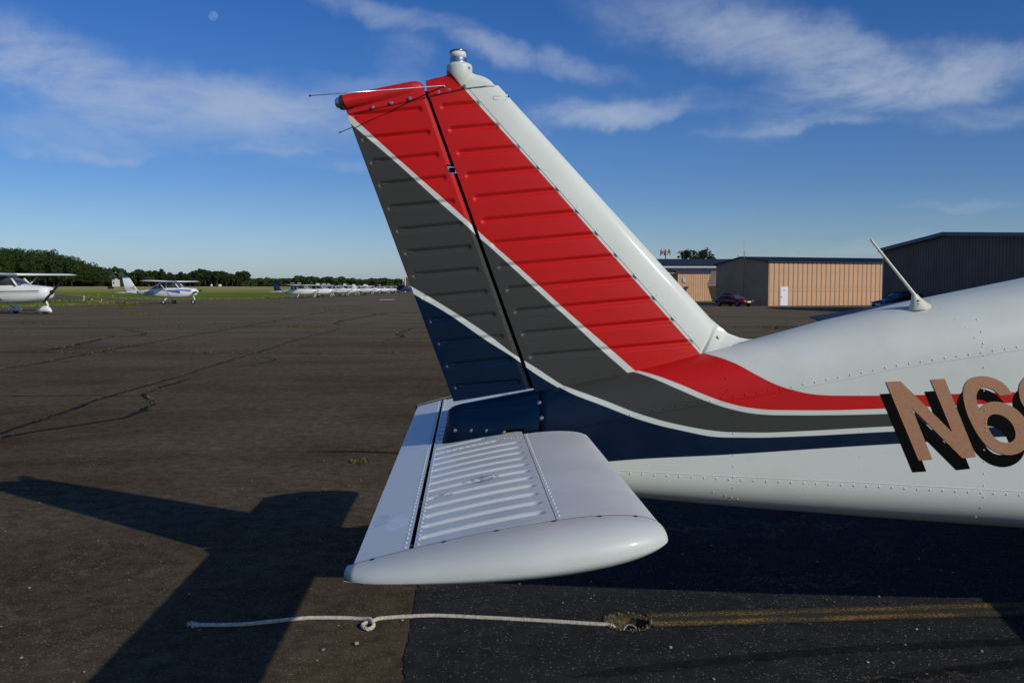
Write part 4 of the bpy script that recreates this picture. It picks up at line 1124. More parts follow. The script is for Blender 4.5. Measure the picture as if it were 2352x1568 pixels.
# ---- the tie-down rope
def rope():
    P = [(440, 1435), (452, 1434), (500, 1434), (560, 1433), (620, 1427), (700, 1419), (760, 1418), (800, 1418.5), (820, 1420), (837, 1422.6), (848, 1425), (856, 1430.5), (858, 1436), (854, 1441.7), (845, 1444), (836, 1441), (833, 1435.5), (838, 1429.5), (849, 1425.5), (858, 1423.8), (871, 1420), (904, 1417), (941, 1414.8), (1000, 1413), (1100, 1417), (1180, 1421), (1250, 1425), (1330, 1430), (1392, 1433.5), (1406, 1435.5), (1416, 1439), (1424, 1444)]
    hz = {9: .014, 10: .019, 11: .016, 16: .010, 17: .006, 18: .006, 19: .007, 29: .006, 30: -.010, 31: -.03}
    W = []
    for i, (px, py) in enumerate(P):
        q = atZ(px, py, .009); W.append(Vector((q.x, q.y, hz.get(i, .0098 if 2 < i < 28 else .009))))
    # Catmull-Rom through the points
    C2 = []
    for i in range(len(W) - 1):
        p0, p1, p2, p3 = W[max(0, i - 1)], W[i], W[i + 1], W[min(len(W) - 1, i + 2)]; n = max(4, int((p2 - p1).length / .0025))
        for k in range(n):
            t = k / n; C2.append(.5 * ((2 * p1) + (p2 - p0) * t + (2 * p0 - 5 * p1 + 4 * p2 - p3) * t * t + (3 * p1 - p0 - 3 * p2 + p3) * t ** 3))
    root = empty('rope', (0, 0, 0)); tag(root, 'white twisted tie-down rope with an overhand loop lying on the asphalt', 'rope')
    for s in range(3):
        pts = []; run = 0
        for i, c in enumerate(C2):
            t = (C2[min(i + 1, len(C2) - 1)] - C2[max(0, i - 1)]).normalized(); a = t.cross(Vector((0, 0, 1))).normalized(); b = a.cross(t)
            if i: run += (c - C2[i - 1]).length
            an = -2 * math.pi * run / .034 + s * 2 * math.pi / 3; fr = 1 + (3.0 * max(0, 1 - i / 12)) * .6
            pts.append(c + (a * math.cos(an) + b * math.sin(an)) * .0052 * fr)
        mb = MB(); mb.tube(pts, .0041, 7); mb.build('strand', m_rope, root, True)
    fr = MB(); rnd = random.Random(2)
    for _ in range(26):
        e = C2[0] + Vector((rnd.uniform(-.03, 0), rnd.uniform(-.015, .015), rnd.uniform(-.004, .012))); fr.tube([C2[3], (C2[3] + e) / 2 + Vector((0, 0, .004)), e], .0008, 4)
    fr.build('frayed_end', m_rope, root)['kind'] = 'stuff'
rope()
#PART3
# ------------------------------------------------------------------ hangars
def XD(px, D): d = ray(px, Y0); return d.x / d.y * D
def ZD(py, D, px=1176): d = ray(px, py); return HC + d.z / d.y * D
m_tan = mat('tan_metal', (.58, .345, .20), .6, spec=.25, var=(.8, .07)); m_groove = mat('tan_groove', (.13, .08, .05), .7)
m_shadetan = mat('shade_tan_metal', (.44, .30, .19), .75, spec=.1, var=(.5, .1)); m_darkmet = mat('dark_metal', (.19, .145, .115), .75, spec=.1, var=(.5, .12))  # first one: the wall tan again, with shade worked into its colour
m_roof = mat('slate_blue_roof', (.035, .05, .075), .8, var=(.3, .15), spec=.15); m_trim = mat('white_trim', (.62, .60, .56), .5); m_bark = mat('bark', (.10, .075, .055), .9, var=(1, .3)); m_door = mat('white_door', (.75, .76, .78), .45)
def gz(x, y): return gh(x, y)
def ribwall(A, B, z0, z1a, z1b, pitch_, depth, m, name, parent, out):
    """corrugated sheet wall from A to B with a straight or sloping top"""
    A = Vector(A); B = Vector(B); d = (B - A); ln = d.length; d.normalize(); n = max(1, int(ln / pitch_)); v = []; f = []
    o = Vector(out).normalized(); prs = []
    for i in range(n):
        for (t, h) in ((0, 0), (.62, 0), (.72, 1), (.90, 1)): prs.append(((i + t) * ln / n, h))
    prs.append((ln, 0))
    for (t, h) in prs:
        p = A + d * t + o * depth * (1 - h); zt = z1a + (z1b - z1a) * t / ln; v += [(p.x, p.y, z0), (p.x, p.y, zt)]
    f = [(2 * i, 2 * i + 2, 2 * i + 3, 2 * i + 1) for i in range(len(prs) - 1)]
    return mesh_obj(name, v, f, m, parent, False)
def box_w(name, a, b, m, parent, axis_dir, z0, z1, t=.06, out=(0, -1)):
    """bar along a-b between heights"""
    a = Vector(a); b = Vector(b); o = Vector(out).normalized() * t; mb = MB()
    v = [(a.x, a.y), (b.x, b.y), (b.x + o.x, b.y + o.y), (a.x + o.x, a.y + o.y)]
    mb.add([(x, y, z0) for x, y in v] + [(x, y, z1) for x, y in v], [(3, 2, 1, 0), (4, 5, 6, 7), (0, 1, 5, 4), (1, 2, 6, 5), (2, 3, 7, 6), (3, 0, 4, 7)])
    return mb.build(name, m, parent)
# tan hangar with its end wall in tan darkened for shade
HA = Vector((33.45, 96.0)); du = Vector((.964, .266)); dn = Vector((-.266, .964)); out1 = -dn; out2 = -du
h1 = empty('tan_hangar', (0, 0, 0)); tag(h1, 'long tan ribbed metal hangar with a white door and dark ridge roof', 'hangar')
Zb, Zm, Ze, Zr = -.53, 1.15, 4.28, 4.98; NP = 34; PW = .625
me_shared = {}
DOORX = (1784 - XV) / FPX
for row, (z0, z1) in enumerate(((Zb, Zm), (Zm + .07, Ze))):
    v = []; f = []
    for (t, h) in ((0, .035), (.045, 0), (.10, 0), (.145, .035), (.62, .035)): 
        v += [(t, -h, 0), (t, -h, z1 - z0)]
    f = [(2 * i, 2 * i + 2, 2 * i + 3, 2 * i + 1) for i in range(4)]
    me = bpy.data.meshes.new('wall_panel'); me.from_pydata(v, [], f); me.materials.append(m_tan); me.materials.append(m_groove); me.polygons[1].material_index = 1
    for i in range(NP):
        o = bpy.data.objects.new('wall_panel', me); COL.objects.link(o); p = HA + du * (PW * i); o.location = (p.x, p.y, z0); o.rotation_euler = (0, 0, math.atan2(du.y, du.x)); o.parent = h1
E1 = HA + du * (PW * NP); HB = HA + dn * 10.8; HR = HA + dn * 5.4
box_w('wall_backing', HA + dn * .02, E1 + dn * .02, m_tan, h1, 0, Zb, Ze, .02, dn)
box_w('girt', HA, E1, m_tan, h1, 0, Zm, Zm + .07, .07, out1); box_w('corner_trim', HA - du * .04, HA + du * .06, m_shadetan, h1, 0, Zb, Ze, .06, out1)
ribwall(HB, HR, Zb, Ze - .1, Zr, .32, .03, m_shadetan, 'gable_wall', h1, out2); ribwall(HR, HA, Zb, Zr, Ze, .32, .03, m_shadetan, 'gable_wall', h1, out2)
def roofquad(pts, m, parent, name='roof', th=.12, ribs=0):
    mb = MB(); a, b, c, d = [Vector(p) for p in pts]; dz = Vector((0, 0, th))
    mb.add([a, b, c, d, a + dz, b + dz, c + dz, d + dz], [(3, 2, 1, 0), (4, 5, 6, 7), (0, 1, 5, 4), (1, 2, 6, 5), (2, 3, 7, 6), (3, 0, 4, 7)])
    for i in range(ribs):
        t = (i + .5) / ribs; p = a.lerp(b, t) + dz; q = d.lerp(c, t) + dz; mb.tube([p, q], .03, 4, caps=False)
    return mb.build(name, m, parent)
v3 = lambda p, z: Vector((p.x, p.y, z))
e1 = HA + out1 * .25 + out2 * .2; e2 = E1 + out1 * .25; r1 = HR + out2 * .2; r2 = HR + du * PW * NP; b1 = HB + dn * .25 + out2 * .2; b2 = HB + du * PW * NP + dn * .25
roofquad([v3(e1, Ze), v3(e2, Ze), v3(r2, Zr), v3(r1, Zr)], m_roof, h1, ribs=48); roofquad([v3(r1, Zr), v3(r2, Zr), v3(b2, Ze - .1), v3(b1, Ze - .1)], m_roof, h1)
q = HR + out2 * .25; mb = MB(); mb.box((q.x, q.y, Zr + .2), (.16, .16, .07)); mb.build('ridge_cap', m_trim, h1)
dr = empty('door'); dr.parent = h1
dp = HA + du * (1.55); dq = HA + du * (2.45); box_w('door_frame', dp - du * .09, dq + du * .09, m_trim, dr, 0, Zb + .02, Zb + 2.15, .09, out1); box_w('door_leaf', dp, dq, m_door, dr, 0, Zb + .03, Zb + 2.06, .115, out1)
mb = MB(); q = dp + du * .1 + out1 * .14; mb.box((q.x, q.y, Zb + 1.0), (.05, .04, .05)); mb.build('handle', m_steel, dr)
mb = MB(); q = (dp + dq) / 2 + out1 * .12; mb.box((q.x, q.y, Zb + 1.72), (.16, .01, .02), rz=math.atan2(du.y, du.x)); mb.build('small_sign', m_black, dr)
# mast on the gable
ms = empty('radio_mast'); q = HR - dn * 1.1 + out2 * .35; ms.location = (q.x, q.y, Zb); tag(ms, 'thin radio mast standing against the gable of the tan hangar', 'antenna mast')
mb = MB(); mb.tube([(0, 0, 0), (0, 0, 5.4), (0, 0, 7.0)], [.045, .04, .03], 6); mb.build('pole', m_steel, ms)
mb = MB(); mb.tube([(0, 0, 6.2), (0, 0, 7.4)], .035, 6); mb.build('aerial', m_trim, ms)
mb = MB()
for z in (2.2, 3.6): mb.box((.12, .02, z), (.2, .03, .03))
mb.build('bracket', m_steel, ms)

# big dark hangar on the right
h2 = empty('dark_hangar'); tag(h2, 'large dark ribbed metal hangar with a blue-grey ridge roof at the right edge', 'hangar')
Dc = 80.0; X2 = XD(2029, Dc); zb = -.53; ze = ZD(572, Dc, 2029); hw = 10.6; zr = ZD(538, Dc - hw, 2170)
A = Vector((X2, Dc)); Rg = Vector((X2, Dc - hw)); Bn = Vector((X2, Dc - 2 * hw - 2.2))
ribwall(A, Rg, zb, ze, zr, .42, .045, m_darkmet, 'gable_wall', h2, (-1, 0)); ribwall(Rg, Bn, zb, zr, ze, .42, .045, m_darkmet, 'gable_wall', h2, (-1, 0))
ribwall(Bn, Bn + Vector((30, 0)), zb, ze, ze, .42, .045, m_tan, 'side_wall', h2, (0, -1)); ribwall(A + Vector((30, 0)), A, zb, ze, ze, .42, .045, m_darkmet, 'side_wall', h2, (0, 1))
for (p, q, z0, z1) in ((A + Vector((0, .4)), Rg, ze - .14, zr), (Rg, Bn + Vector((0, -.4)), zr, ze - .14)):
    roofquad([v3(p + Vector((-.35, 0)), z0), v3(q + Vector((-.35, 0)), z1), v3(q + Vector((30, 0)), z1), v3(p + Vector((30, 0)), z0)], m_roof, h2, th=.14)
    mb = MB(); a = v3(p + Vector((-.37, 0)), z0 - .12); b = v3(q + Vector((-.37, 0)), z1 - .12); dz = Vector((0, 0, .30)); o = Vector((-.05, 0, 0))
    mb.add([a, b, b + dz, a + dz, a + o, b + o, b + dz + o, a + dz + o], [(0, 1, 2, 3), (7, 6, 5, 4), (0, 4, 5, 1), (3, 2, 6, 7), (0, 3, 7, 4), (1, 5, 6, 2)]); mb.build('fascia', mat('fascia_blue', (.085, .12, .17), .6), h2)
mb = MB(); mb.box((X2 - .02, Dc + .05, (zb + ze) / 2), (.06, .08, (ze - zb) / 2)); mb.build('corner_trim', m_trim, h2)

# small tan hangar behind with an open folding door, and a long low one beyond it
h3 = empty('small_tan_hangar'); tag(h3, 'small tan hangar with a folded dark door, half hidden by the tail fin', 'hangar')
D3 = 127.0; xl = XD(1557, D3); xr = XD(1640, D3); z0 = HC - 31 / FPX * D3; z1 = HC + 34 / FPX * D3
ribwall((xl, D3), (xr + 6, D3 + 1.5), z0, z1, z1, .34, .05, m_tan, 'front_wall', h3, (0, -1))
ribwall((xl - 1.6, D3 + 9), (xl, D3), z0, z1 - .1, z1, .34, .05, m_shadetan, 'side_wall', h3, (-1, 0))
roofquad([Vector((xl - .3, D3 - .3, z1)), Vector((xr + 6, D3 + 1.2, z1)), Vector((xr + 5, D3 + 8, z1 + .55)), Vector((xl - 1.6, D3 + 8, z1 + .55))], m_roof, h3, th=.25)
mb = MB(); xd = XD(1628, 122); 
mb.add([(XD(1624, 122), 122, ZD(655, 122)), (XD(1646, 122), 122, ZD(655, 122)), (XD(1646, 124), 124, ZD(622, 124)), (XD(1634, 124), 124, ZD(622, 124))], [(0, 1, 2, 3)])
mb.add([(XD(1625, 122), 122, ZD(656, 122)), (XD(1646, 122), 122, ZD(656, 122)), (XD(1648, 124), 124, ZD(692, 124)), (XD(1636, 124), 124, ZD(692, 124))], [(3, 2, 1, 0)]); mb.build('folding_door', m_darkmet, h3)
mb = MB(); mb.box((XD(1572, D3), D3 - .08, ZD(643, D3)), (.28, .03, .3)); mb.build('wall_sign', mat('pale_sign', (.5, .5, .52), .5), h3)
h4 = empty('long_low_hangar'); tag(h4, 'long low tan hangar with a wide slate roof behind the small one', 'hangar')
D4 = 160.0; x0, x1 = XD(1380, D4), XD(1760, D4); zt = ZD(613, D4); zbm = ZD(690, D4)
ribwall((x0, D4), (x1, D4), zbm, zt, zt, .8, .12, m_tan, 'front_wall', h4, (0, -1))
roofquad([Vector((x0 - .5, D4 - .4, zt)), Vector((x1, D4 - .4, zt)), Vector((x1, D4 + 14, zt + 1.75)), Vector((x0 - .5, D4 + 14, zt + 1.75))], m_roof, h4, th=.2, ribs=60)
box_w('gutter', (x0 - .5, D4 - .42), (x1, D4 - .42), m_trim, h4, 0, zt - .12, zt + .14, .08, (0, -1))
mb = MB()
for px in (1520, 1572, 1625, 1680): mb.box((XD(px, D4), D4 - .2, (zt + zbm) / 2), (.08, .05, (zt - zbm) / 2))
mb.build('downpipe', m_trim, h4)
h5 = empty('brown_hangar'); tag(h5, 'distant brown hangar with white edge trim just left of the tail', 'hangar')
D5 = 255.0; xa, xb = XD(931, D5), XD(1010, D5); zA = ZD(638, D5); zB = ZD(677, D5)
m_brown = mat('brown_metal', (.085, .06, .052), .6)
ribwall((xa, D5), (xb, D5), zB, zA, zA + .0, .9, .08, m_brown, 'front_wall', h5, (0, -1)); ribwall((xa, D5 + 20), (xa, D5), zB, zA, zA, .9, .08, m_brown, 'side_wall', h5, (-1, 0))
roofquad([Vector((xa - .3, D5 - .3, zA)), Vector((xb, D5 - .3, zA + .9)), Vector((xb, D5 + 20, zA + .9)), Vector((xa - .3, D5 + 20, zA))], m_trim, h5, th=.25)
mb = MB(); mb.box((xa, D5 - .1, (zA + zB) / 2), (.18, .1, (zA - zB) / 2)); mb.build('edge_trim', m_trim, h5)
fp = empty('flag_pole', (XD(925.5, 240), 240, gh(XD(925, 240), 240))); tag(fp, 'thin pale pole beside the distant brown hangar', 'pole'); mb = MB(); mb.tube([(0, 0, 0), (0, 0, 4.9)], .06, 6); mb.build('pole', m_trim, fp); mb = MB(); mb.box((.12, 0, 3.6), (.14, .02, .5)); mb.build('banner', m_trim, fp)
wh = empty('white_shed', (XD(267, 415), 415, gh(-160, 415))); tag(wh, 'small pale shed at the edge of the wood', 'shed')
mb = MB(); mb.box((0, 0, 1.4), (1.2, 1.4, 1.5)); mb.build('wall', m_trim, wh); mb = MB(); mb.lathe([(.01, 0), (1.9, 0), (.05, .7)], (0, 0, 2.9), None, 4); mb.build('roof', m_trim, wh); mb = MB(); mb.box((-.5, -1.42, 1.6), (.3, .03, .4)); mb.build('window', m_window, wh)

# ------------------------------------------------------------------ cell mast
cm_ = empty('cell_mast', (XD(1528, 250), 250, -.6)); tag(cm_, 'cell phone mast crowded with white antenna panels behind the long roof', 'cell mast')
mb = MB(); mb.tube([(0, 0, 0), (0, 0, 13.0)], [.28, .16], 8); mb.build('pole', m_steel, cm_)
mb = MB()
for k in range(3):
    a = k * 2.094 + .3; mb.tube([(1.25 * math.cos(a), 1.25 * math.sin(a), 12.3), (1.25 * math.cos(a + 2.094), 1.25 * math.sin(a + 2.094), 12.3)], .06, 5); mb.tube([(0, 0, 12.3), (1.2 * math.cos(a), 1.2 * math.sin(a), 12.3)], .06, 5)
mb.build('platform', m_steel, cm_)
for k in range(12):
    a = k * .5236; mb = MB(); mb.box((0, 0, 0), (.10, .12, .62 + .2 * (k % 2))); mb.tube([(-.25, 0, -.5), (-.25, 0, .7)], .04, 5); mb.box((-.12, 0, .3), (.14, .03, .03)); o = mb.build('antenna_panel', m_trim if k % 2 else m_bark, cm_); o.location = (1.42 * math.cos(a), 1.42 * math.sin(a), 12.2 + .25 * math.sin(k * 2.1)); o.rotation_euler = (0, R(6) * math.sin(k), a)
mb = MB(); mb.lathe([(.2, 0), (.2, .5), (0, .7)], (0, 0, 13.0), None, 8); mb.build('top_light', m_trim, cm_)

# ------------------------------------------------------------------ small parked aircraft
m_pw = mat('parked_white', (.82, .82, .79), .35, coat=.3); m_pb = mat('parked_navy', (.012, .022, .10), .35, coat=.3); m_py = mat('parked_yellow', (.62, .40, .06), .4); m_pbl = mat('parked_blue', (.02, .11, .42), .35)
m_po = mat('parked_orange', (.55, .22, .08), .4); m_strut = mat('strut_white', (.6, .6, .6), .4); m_cover = mat('canvas_navy', (.015, .025, .10), .8)
m_gl = mat('cockpit_glass', (.05, .06, .075), .06, coat=.6)
def setslot(o, m):
    o.material_slots[0].link = 'OBJECT'; o.material_slots[0].material = m
def fuse_ring(x, w, zb, zt, n=16, e=2.6):
    zc = (zb + zt) / 2; h = (zt - zb) / 2; out = []
    for k in range(n):
        a = 2 * math.pi * k / n; c, s = math.cos(a), math.sin(a)
        out.append(Vector((x, w * math.copysign(abs(c) ** (2 / e), c), zc + h * math.copysign(abs(s) ** (2 / e), s))))
    return out
def foil(root, x_le, ch, y, z, t=.12, n=14, vert=False):
    out = []
    for i in range(n):
        a = 2 * math.pi * i / n; c = .5 - .5 * math.cos(a); h = t * 5 * (.2969 * math.sqrt(c) - .126 * c - .3516 * c * c + .2843 * c ** 3 - .1015 * c ** 4) * ch * (1 if a < math.pi else -.7)
        out.append(Vector((x_le - ch * c, h, z)) if vert else Vector((x_le - ch * c, y, z + h)))
    return out
def small_plane(high=True, L_=7.0, span=8.9, pants=False, stripes=None, fwd=2):
    """nose at +x; origin on the ground below the wing; returns the root"""
    k = L_ / 7.0; root = empty('parked_airplane')
    S = [(2.3, .22, .98, 1.42), (2.25, .34, .86, 1.50), (1.9, .42, .74, 1.56), (1.3, .50, .62, 1.62), (.75, .54, .58, 1.70), (.35, .56, .57, 1.74 if high else 1.7), (-.6, .54, .58, 1.74), (-1.3, .44, .64, 1.62 if high else 1.5), (-2.2, .30, .78, 1.42), (-3.2, .18, .92, 1.30), (-4.3, .07, 1.06, 1.22), (-4.55, .03, 1.10, 1.18)]
    mb = MB(); mb.loft([fuse_ring(x * k, w * k, a * k, b * k) for x, w, a, b in S]); fu = mb.build('fuselage', m_pw, root, True)
    G = [(.95, .40, 1.55, 1.66), (.55, .47, 1.50, 1.98), (.2, .49, 1.45, 2.12), (-.6, .48, 1.45, 2.12), (-1.1, .42, 1.45, 1.98), (-1.75, .28, 1.35, 1.56)] if high else [(.85, .40, 1.55, 1.66), (.35, .44, 1.50, 1.96), (-.1, .46, 1.45, 2.04), (-.7, .45, 1.45, 2.02), (-1.3, .36, 1.35, 1.72), (-1.7, .28, 1.35, 1.5)]
    mb = MB(); mb.loft([fuse_ring(x * k, w * k, a * k, b * k, e=3.2) for x, w, a, b in G]); cb = mb.build('cabin', m_gl, root, True)
    mb = MB()      # white window posts and roof
    for (x, z) in ((.55, 1.96), (-.32, 2.10), (-1.1, 1.97)):
        for s in (-1, 1): mb.tube([((x + (.3 if x > 0 else 0)) * k, s * .50 * k, 1.58 * k), (x * k, s * .45 * k, z * k)], .055 * k, 5)
    mb.loft([fuse_ring(x * k, w * k, a * k, b * k, 12) for x, w, a, b in ((.3, .40, 2.06, 2.16), (-.6, .42, 2.06, 2.17), (-1.2, .36, 1.9, 2.0), (-2.0, .24, 1.38, 1.5))]) if high else mb.loft([fuse_ring(x * k, w * k, a * k, b * k, 12) for x, w, a, b in ((.1, .36, 1.98, 2.07), (-.8, .38, 1.98, 2.05), (-1.5, .24, 1.5, 1.66))])
    mb.build('window_frame', m_pw, cb, True)
    mb = MB(); zw = 2.17 if high else .74; ch = 1.38; dih = .10 if not high else .012
    for s in (-1, 1):
        ys = [0, span / 2 * .55, span / 2 * .93, span / 2 * .985, span / 2]
        rr = [foil(None, (.55 - .10 * (y > 3.5)) * k, (ch if y < span * .3 else ch * .93) * k * (1 if y < span * .47 else (.9 if y < span * .495 else .6)), s * y, zw * k + y * dih, .13 if y < span * .49 else .05) for y in ys]
        if s < 0: rr = [r_[::-1] for r_ in rr]
        mb.loft(rr)
    wg = mb.build('wing', m_pw, root, True)
    if high:
        for s in (-1, 1):
            mb = MB(); mb.tube([(.05 * k, s * .5 * k, .78 * k), (.0 * k, s * 1.15 * k, 1.3 * k), (-.05 * k, s * 2.25 * k, 2.12 * k)], .045 * k, 6); mb.build('strut', m_strut, root, True)
    mb = MB(); mb.loft([foil(None, -3.15 * k, 1.35 * k, 0, 1.15 * k, .08, vert=True), foil(None, -3.6 * k, 1.05 * k, 0, 1.8 * k, .08, vert=True), foil(None, -4.05 * k, .72 * k, 0, 2.55 * k, .08, vert=True)]); fn = mb.build('fin', m_pw, root, True)
    mb = MB(); mb.loft([foil(None, -4.05 * k, .73 * k, 0, 2.551 * k, .085, vert=True), foil(None, -4.13 * k, .64 * k, 0, 2.70 * k, .07, vert=True)]); mb.build('fin_cap', m_pw, fn, True)
    mb = MB()
    for s in (-1, 1):
        rr = [foil(None, -3.75 * k, .85 * k, s * y * k, 1.12 * k, .09) for y in (0, 1.3, 1.45)]
        if s < 0: rr = [r_[::-1] for r_ in rr]
        mb.loft(rr)
    mb.build('tailplane', m_pw, root, True)
    for (x, y, zt) in ((-.35, -.95, .62), (-.35, .95, .62), (1.95, 0, .85)):
        mb = MB(); mb.tube([(x * k, y * .35 * k, zt * k), (x * k, y * .9 * k, .30 * k)] if y else [(1.95 * k, 0, zt * k), (2.12 * k, 0, .5 * k), (1.9 * k, 0, .2 * k)], .05 * k, 6); lg = mb.build('gear_leg', m_pw, root, True)
        mb = MB(); rw_ = .2 * k; mb.lathe([(0, -.06), (rw_ * .85, -.06), (rw_, -.03), (rw_, .03), (rw_ * .85, .06), (0, .06)], (x * k, y * k, rw_), Matrix.Rotation(R(90), 3, 'X'), 14); wl = mb.build('wheel', m_rubber, root, True)
        mb = MB(); mb.lathe([(0, -.075), (.08 * k, -.07), (.08 * k, .07), (0, .075)], (x * k, y * k, rw_), Matrix.Rotation(R(90), 3, 'X'), 10); mb.build('hub', m_pw, wl, True)
        if pants:
            mb = MB(); mb.loft([fuse_ring(x * k + dx_, w_, .10 * k, z_ * k, 10, 2.2) for dx_, w_, z_ in ((.42, .02, .2), (.30, .10, .38), (.1, .13, .47), (-.2, .12, .42), (-.5, .03, .26))]); 
            for i_, v_ in enumerate(mb.v): mb.v[i_] = (v_[0], v_[1] + y * k, v_[2])
            mb.build('wheel_fairing', m_pw, root, True)
    rot = Matrix.Rotation(R(90), 3, 'Y'); mb = MB(); mb.lathe([(.14, 0), (.12, .1), (.05, .2), (0, .23)], (2.3 * k, 0, 1.22 * k), rot, 12); mb.build('spinner', m_black if pants else m_pw, root, True)
    mb = MB(); an = R(40 if pants else 8)
    for s in (-1, 1):
        mb.loft([[Vector(((2.36 + a * .02) * k, s * r0 * math.cos(an) * k - b * w_ * math.sin(an) * s, 1.22 * k + s * r0 * math.sin(an) * k + b * w_ * math.cos(an) * s)) for a, b in ((-1, -1), (1, -1), (1, 1), (-1, 1))] for r0, w_ in ((.08, .05), (.5, .085), (.88, .05))])
    mb.build('propeller', m_black, root)
    if stripes:
        for (mt, nm, segs) in stripes:
            for s in (-1, 1):
                v = []; f = []
                for (xa, xb, za, zb_, zc, zd) in segs:
                    n = 12
                    for i in range(n + 1):
                        t = i / n; x = (xa + (xb - xa) * t)
                        # width of the fuselage at x
                        w = interp(sorted([(q_[0], q_[1]) for q_ in S]), x); q0 = za + (zb_ - za) * t; q1 = zc + (zd - zc) * t
                        a0 = interp(sorted([(q_[0], q_[2]) for q_ in S]), x); a1 = interp(sorted([(q_[0], q_[3]) for q_ in S]), x)
                        for z in (q0, q1):
                            cc = min(.98, abs(z - (a0 + a1) / 2) / ((a1 - a0) / 2)); v.append((x * k, s * (w * (1 - cc ** 2.6) ** (1 / 2.6) + .008) * k, z * k))
                    b_ = len(v) - 2 * (n + 1); f += [(b_ + 2 * i, b_ + 2 * i + 2, b_ + 2 * i + 3, b_ + 2 * i + 1) for i in range(n)]
                mesh_obj(nm, v, f, mt, fu, False)
    return root
def text_on(root, txt, size, x0, z0, ang, m, ysurf, nm='registration'):
    c = bpy.data.curves.new(nm, 'FONT'); c.body = txt; c.size = size; c.extrude = 0
    o = bpy.data.objects.new(nm, c); COL.objects.link(o); dg = bpy.context.evaluated_depsgraph_get(); dg.update()
    me = bpy.data.meshes.new_from_object(o.evaluated_get(dg)); COL.objects.unlink(o); bpy.data.objects.remove(o)
    me.materials.clear(); me.materials.append(m)
    for v in me.vertices:
        x, z = v.co.x * 1.0, v.co.y; v.co = (x0 + x, ysurf(x0 + x), z0 + z + x * ang)
    q = bpy.data.objects.new(nm, me); COL.objects.link(q); q.parent = root; return q
TG = 'small airplanes parked in a row along the apron'
# white and blue trainer in the middle distance
p1 = small_plane(True, 7.1, 8.8, stripes=[(m_pbl, 'blue_stripe', [(-.9, 1.0, 1.36, 1.04, 1.40, 1.30), (.1, 2.0, 1.42, 1.22, 1.44, 1.40)])])
p1.location = (-26.8, 82.0, 0); p1.rotation_euler = (0, 0, R(-10)); p1.scale = (1, 1, .92); p1.name = 'parked_airplane'
tag(p1, 'white high-wing airplane with blue-tipped fin and blue side stripes parked alone near the grass', 'airplane')
for c in children(p1):
    if c.name.startswith('fin'):
        for g_ in children(c): g_.data.materials[0] = m_pbl
text_on(p1, 'N108SF', .56, -3.35, .94, -.045, m_black, lambda x: -interp([(-3.3, .205), (-2.2, .33), (-1.3, .465), (0, .56)], x) )
mk = MB()
for (a, b, c_, d_) in ((-3.95, 1.55, -3.65, 1.62), (-3.85, 1.5, -3.6, 1.75), (-3.75, 1.48, -3.5, 1.5), (-4.1, 1.56, -4.0, 1.6)): mk.tube([(a, -.062, b + .05), (c_, -.066, d_ + .05)], .02, 4)
mk.build('fin_emblem', m_black, p1)
# white airplane with black stripes at the left edge
p2 = small_plane(True, 8.1, 11.1, pants=True, stripes=[(m_black, 'black_stripe', [(-3.4, 1.95, 1.17, 1.255, 1.21, 1.30)]), (m_black, 'black_stripe', [(-3.4, 1.95, 1.09, 1.16, 1.10, 1.175)])])
p2.location = (-25.9, 51.3, 0); p2.rotation_euler = (0, 0, R(-11)); p2.scale = (1, 1, .88); tag(p2, 'white high-wing airplane with thin black stripes cut off by the left edge', 'airplane')
mb = MB(); mb.tube([(-.6, .2, 2.5), (-1.25, .3, 3.4)], .02, 5); mb.build('roof_aerial', m_pw, p2)
# the row
base = small_plane(True, 7.0, 8.9); base.name = 'parked_airplane'
lowb = small_plane(False, 7.2, 9.2)
tree_h, tree_l = tree_of(base), tree_of(lowb)
rows = [(124, 'h', m_pb, 'navy tail and registration, nearest of the far row'), (133.5, 'h', m_po, 'orange-red tail edge, second in the far row'), (143, 'h', m_pw, 'all white, third from the near end of the far row'), (152, 'l', m_po, 'orange fin tip, low wing, fourth in the far row'),
        (161, 'h', m_pw, 'all white, just before the middle of the far row'), (170, 'h', m_pw, 'taller pale fin in the middle of the far row'), (180, 'l', m_pw, 'low wing, just past the middle of the far row'), (190, 'h', m_pbl, 'dark blue trim, before the yellow-tailed one'),
        (201, 'l', m_py, 'yellow fin tip, towards the far end of the row'), (212, 'l', m_pw, 'low wing, just beyond the yellow-tailed one'), (222, 'l', m_pw, 'rounded nose, third from the far end'), (233, 'h', m_pb, 'navy trim, second from the far end'), (244, 'h', m_pw, 'last and smallest at the far end of the row')]
used = {'h': False, 'l': False}
for i, (Y, kind, mt, lab) in enumerate(rows):
    if kind == 'h': o = base if not used['h'] else copy_tree(base, tree_h)
    else: o = lowb if not used['l'] else copy_tree(lowb, tree_l)
    used[kind] = True
    o.location = (-22.8 + .22 * i + .7 * math.sin(i * 2.3), Y, 0); o.rotation_euler = (0, 0, R(-12 + 9 * math.sin(i * 1.7))); o.scale = (.9, .92, .84)
    tag(o, 'small white parked airplane, ' + lab, 'airplane', TG)
    for c in children(o) if True else []:
        if c.name.startswith('fin'):
            if mt is m_pb: setslot(c, mt)
            for g_ in children(c): setslot(g_, mt)
        if mt is m_pb and c.name.startswith('cabin'): pass
bpy.context.view_layer.update()
text_on(base, 'N52', .55, -3.2, .95, -.045, m_pb, lambda x: -interp([(-3.3, .205), (-2.2, .33), (-1.3, .465), (0, .56)], x))
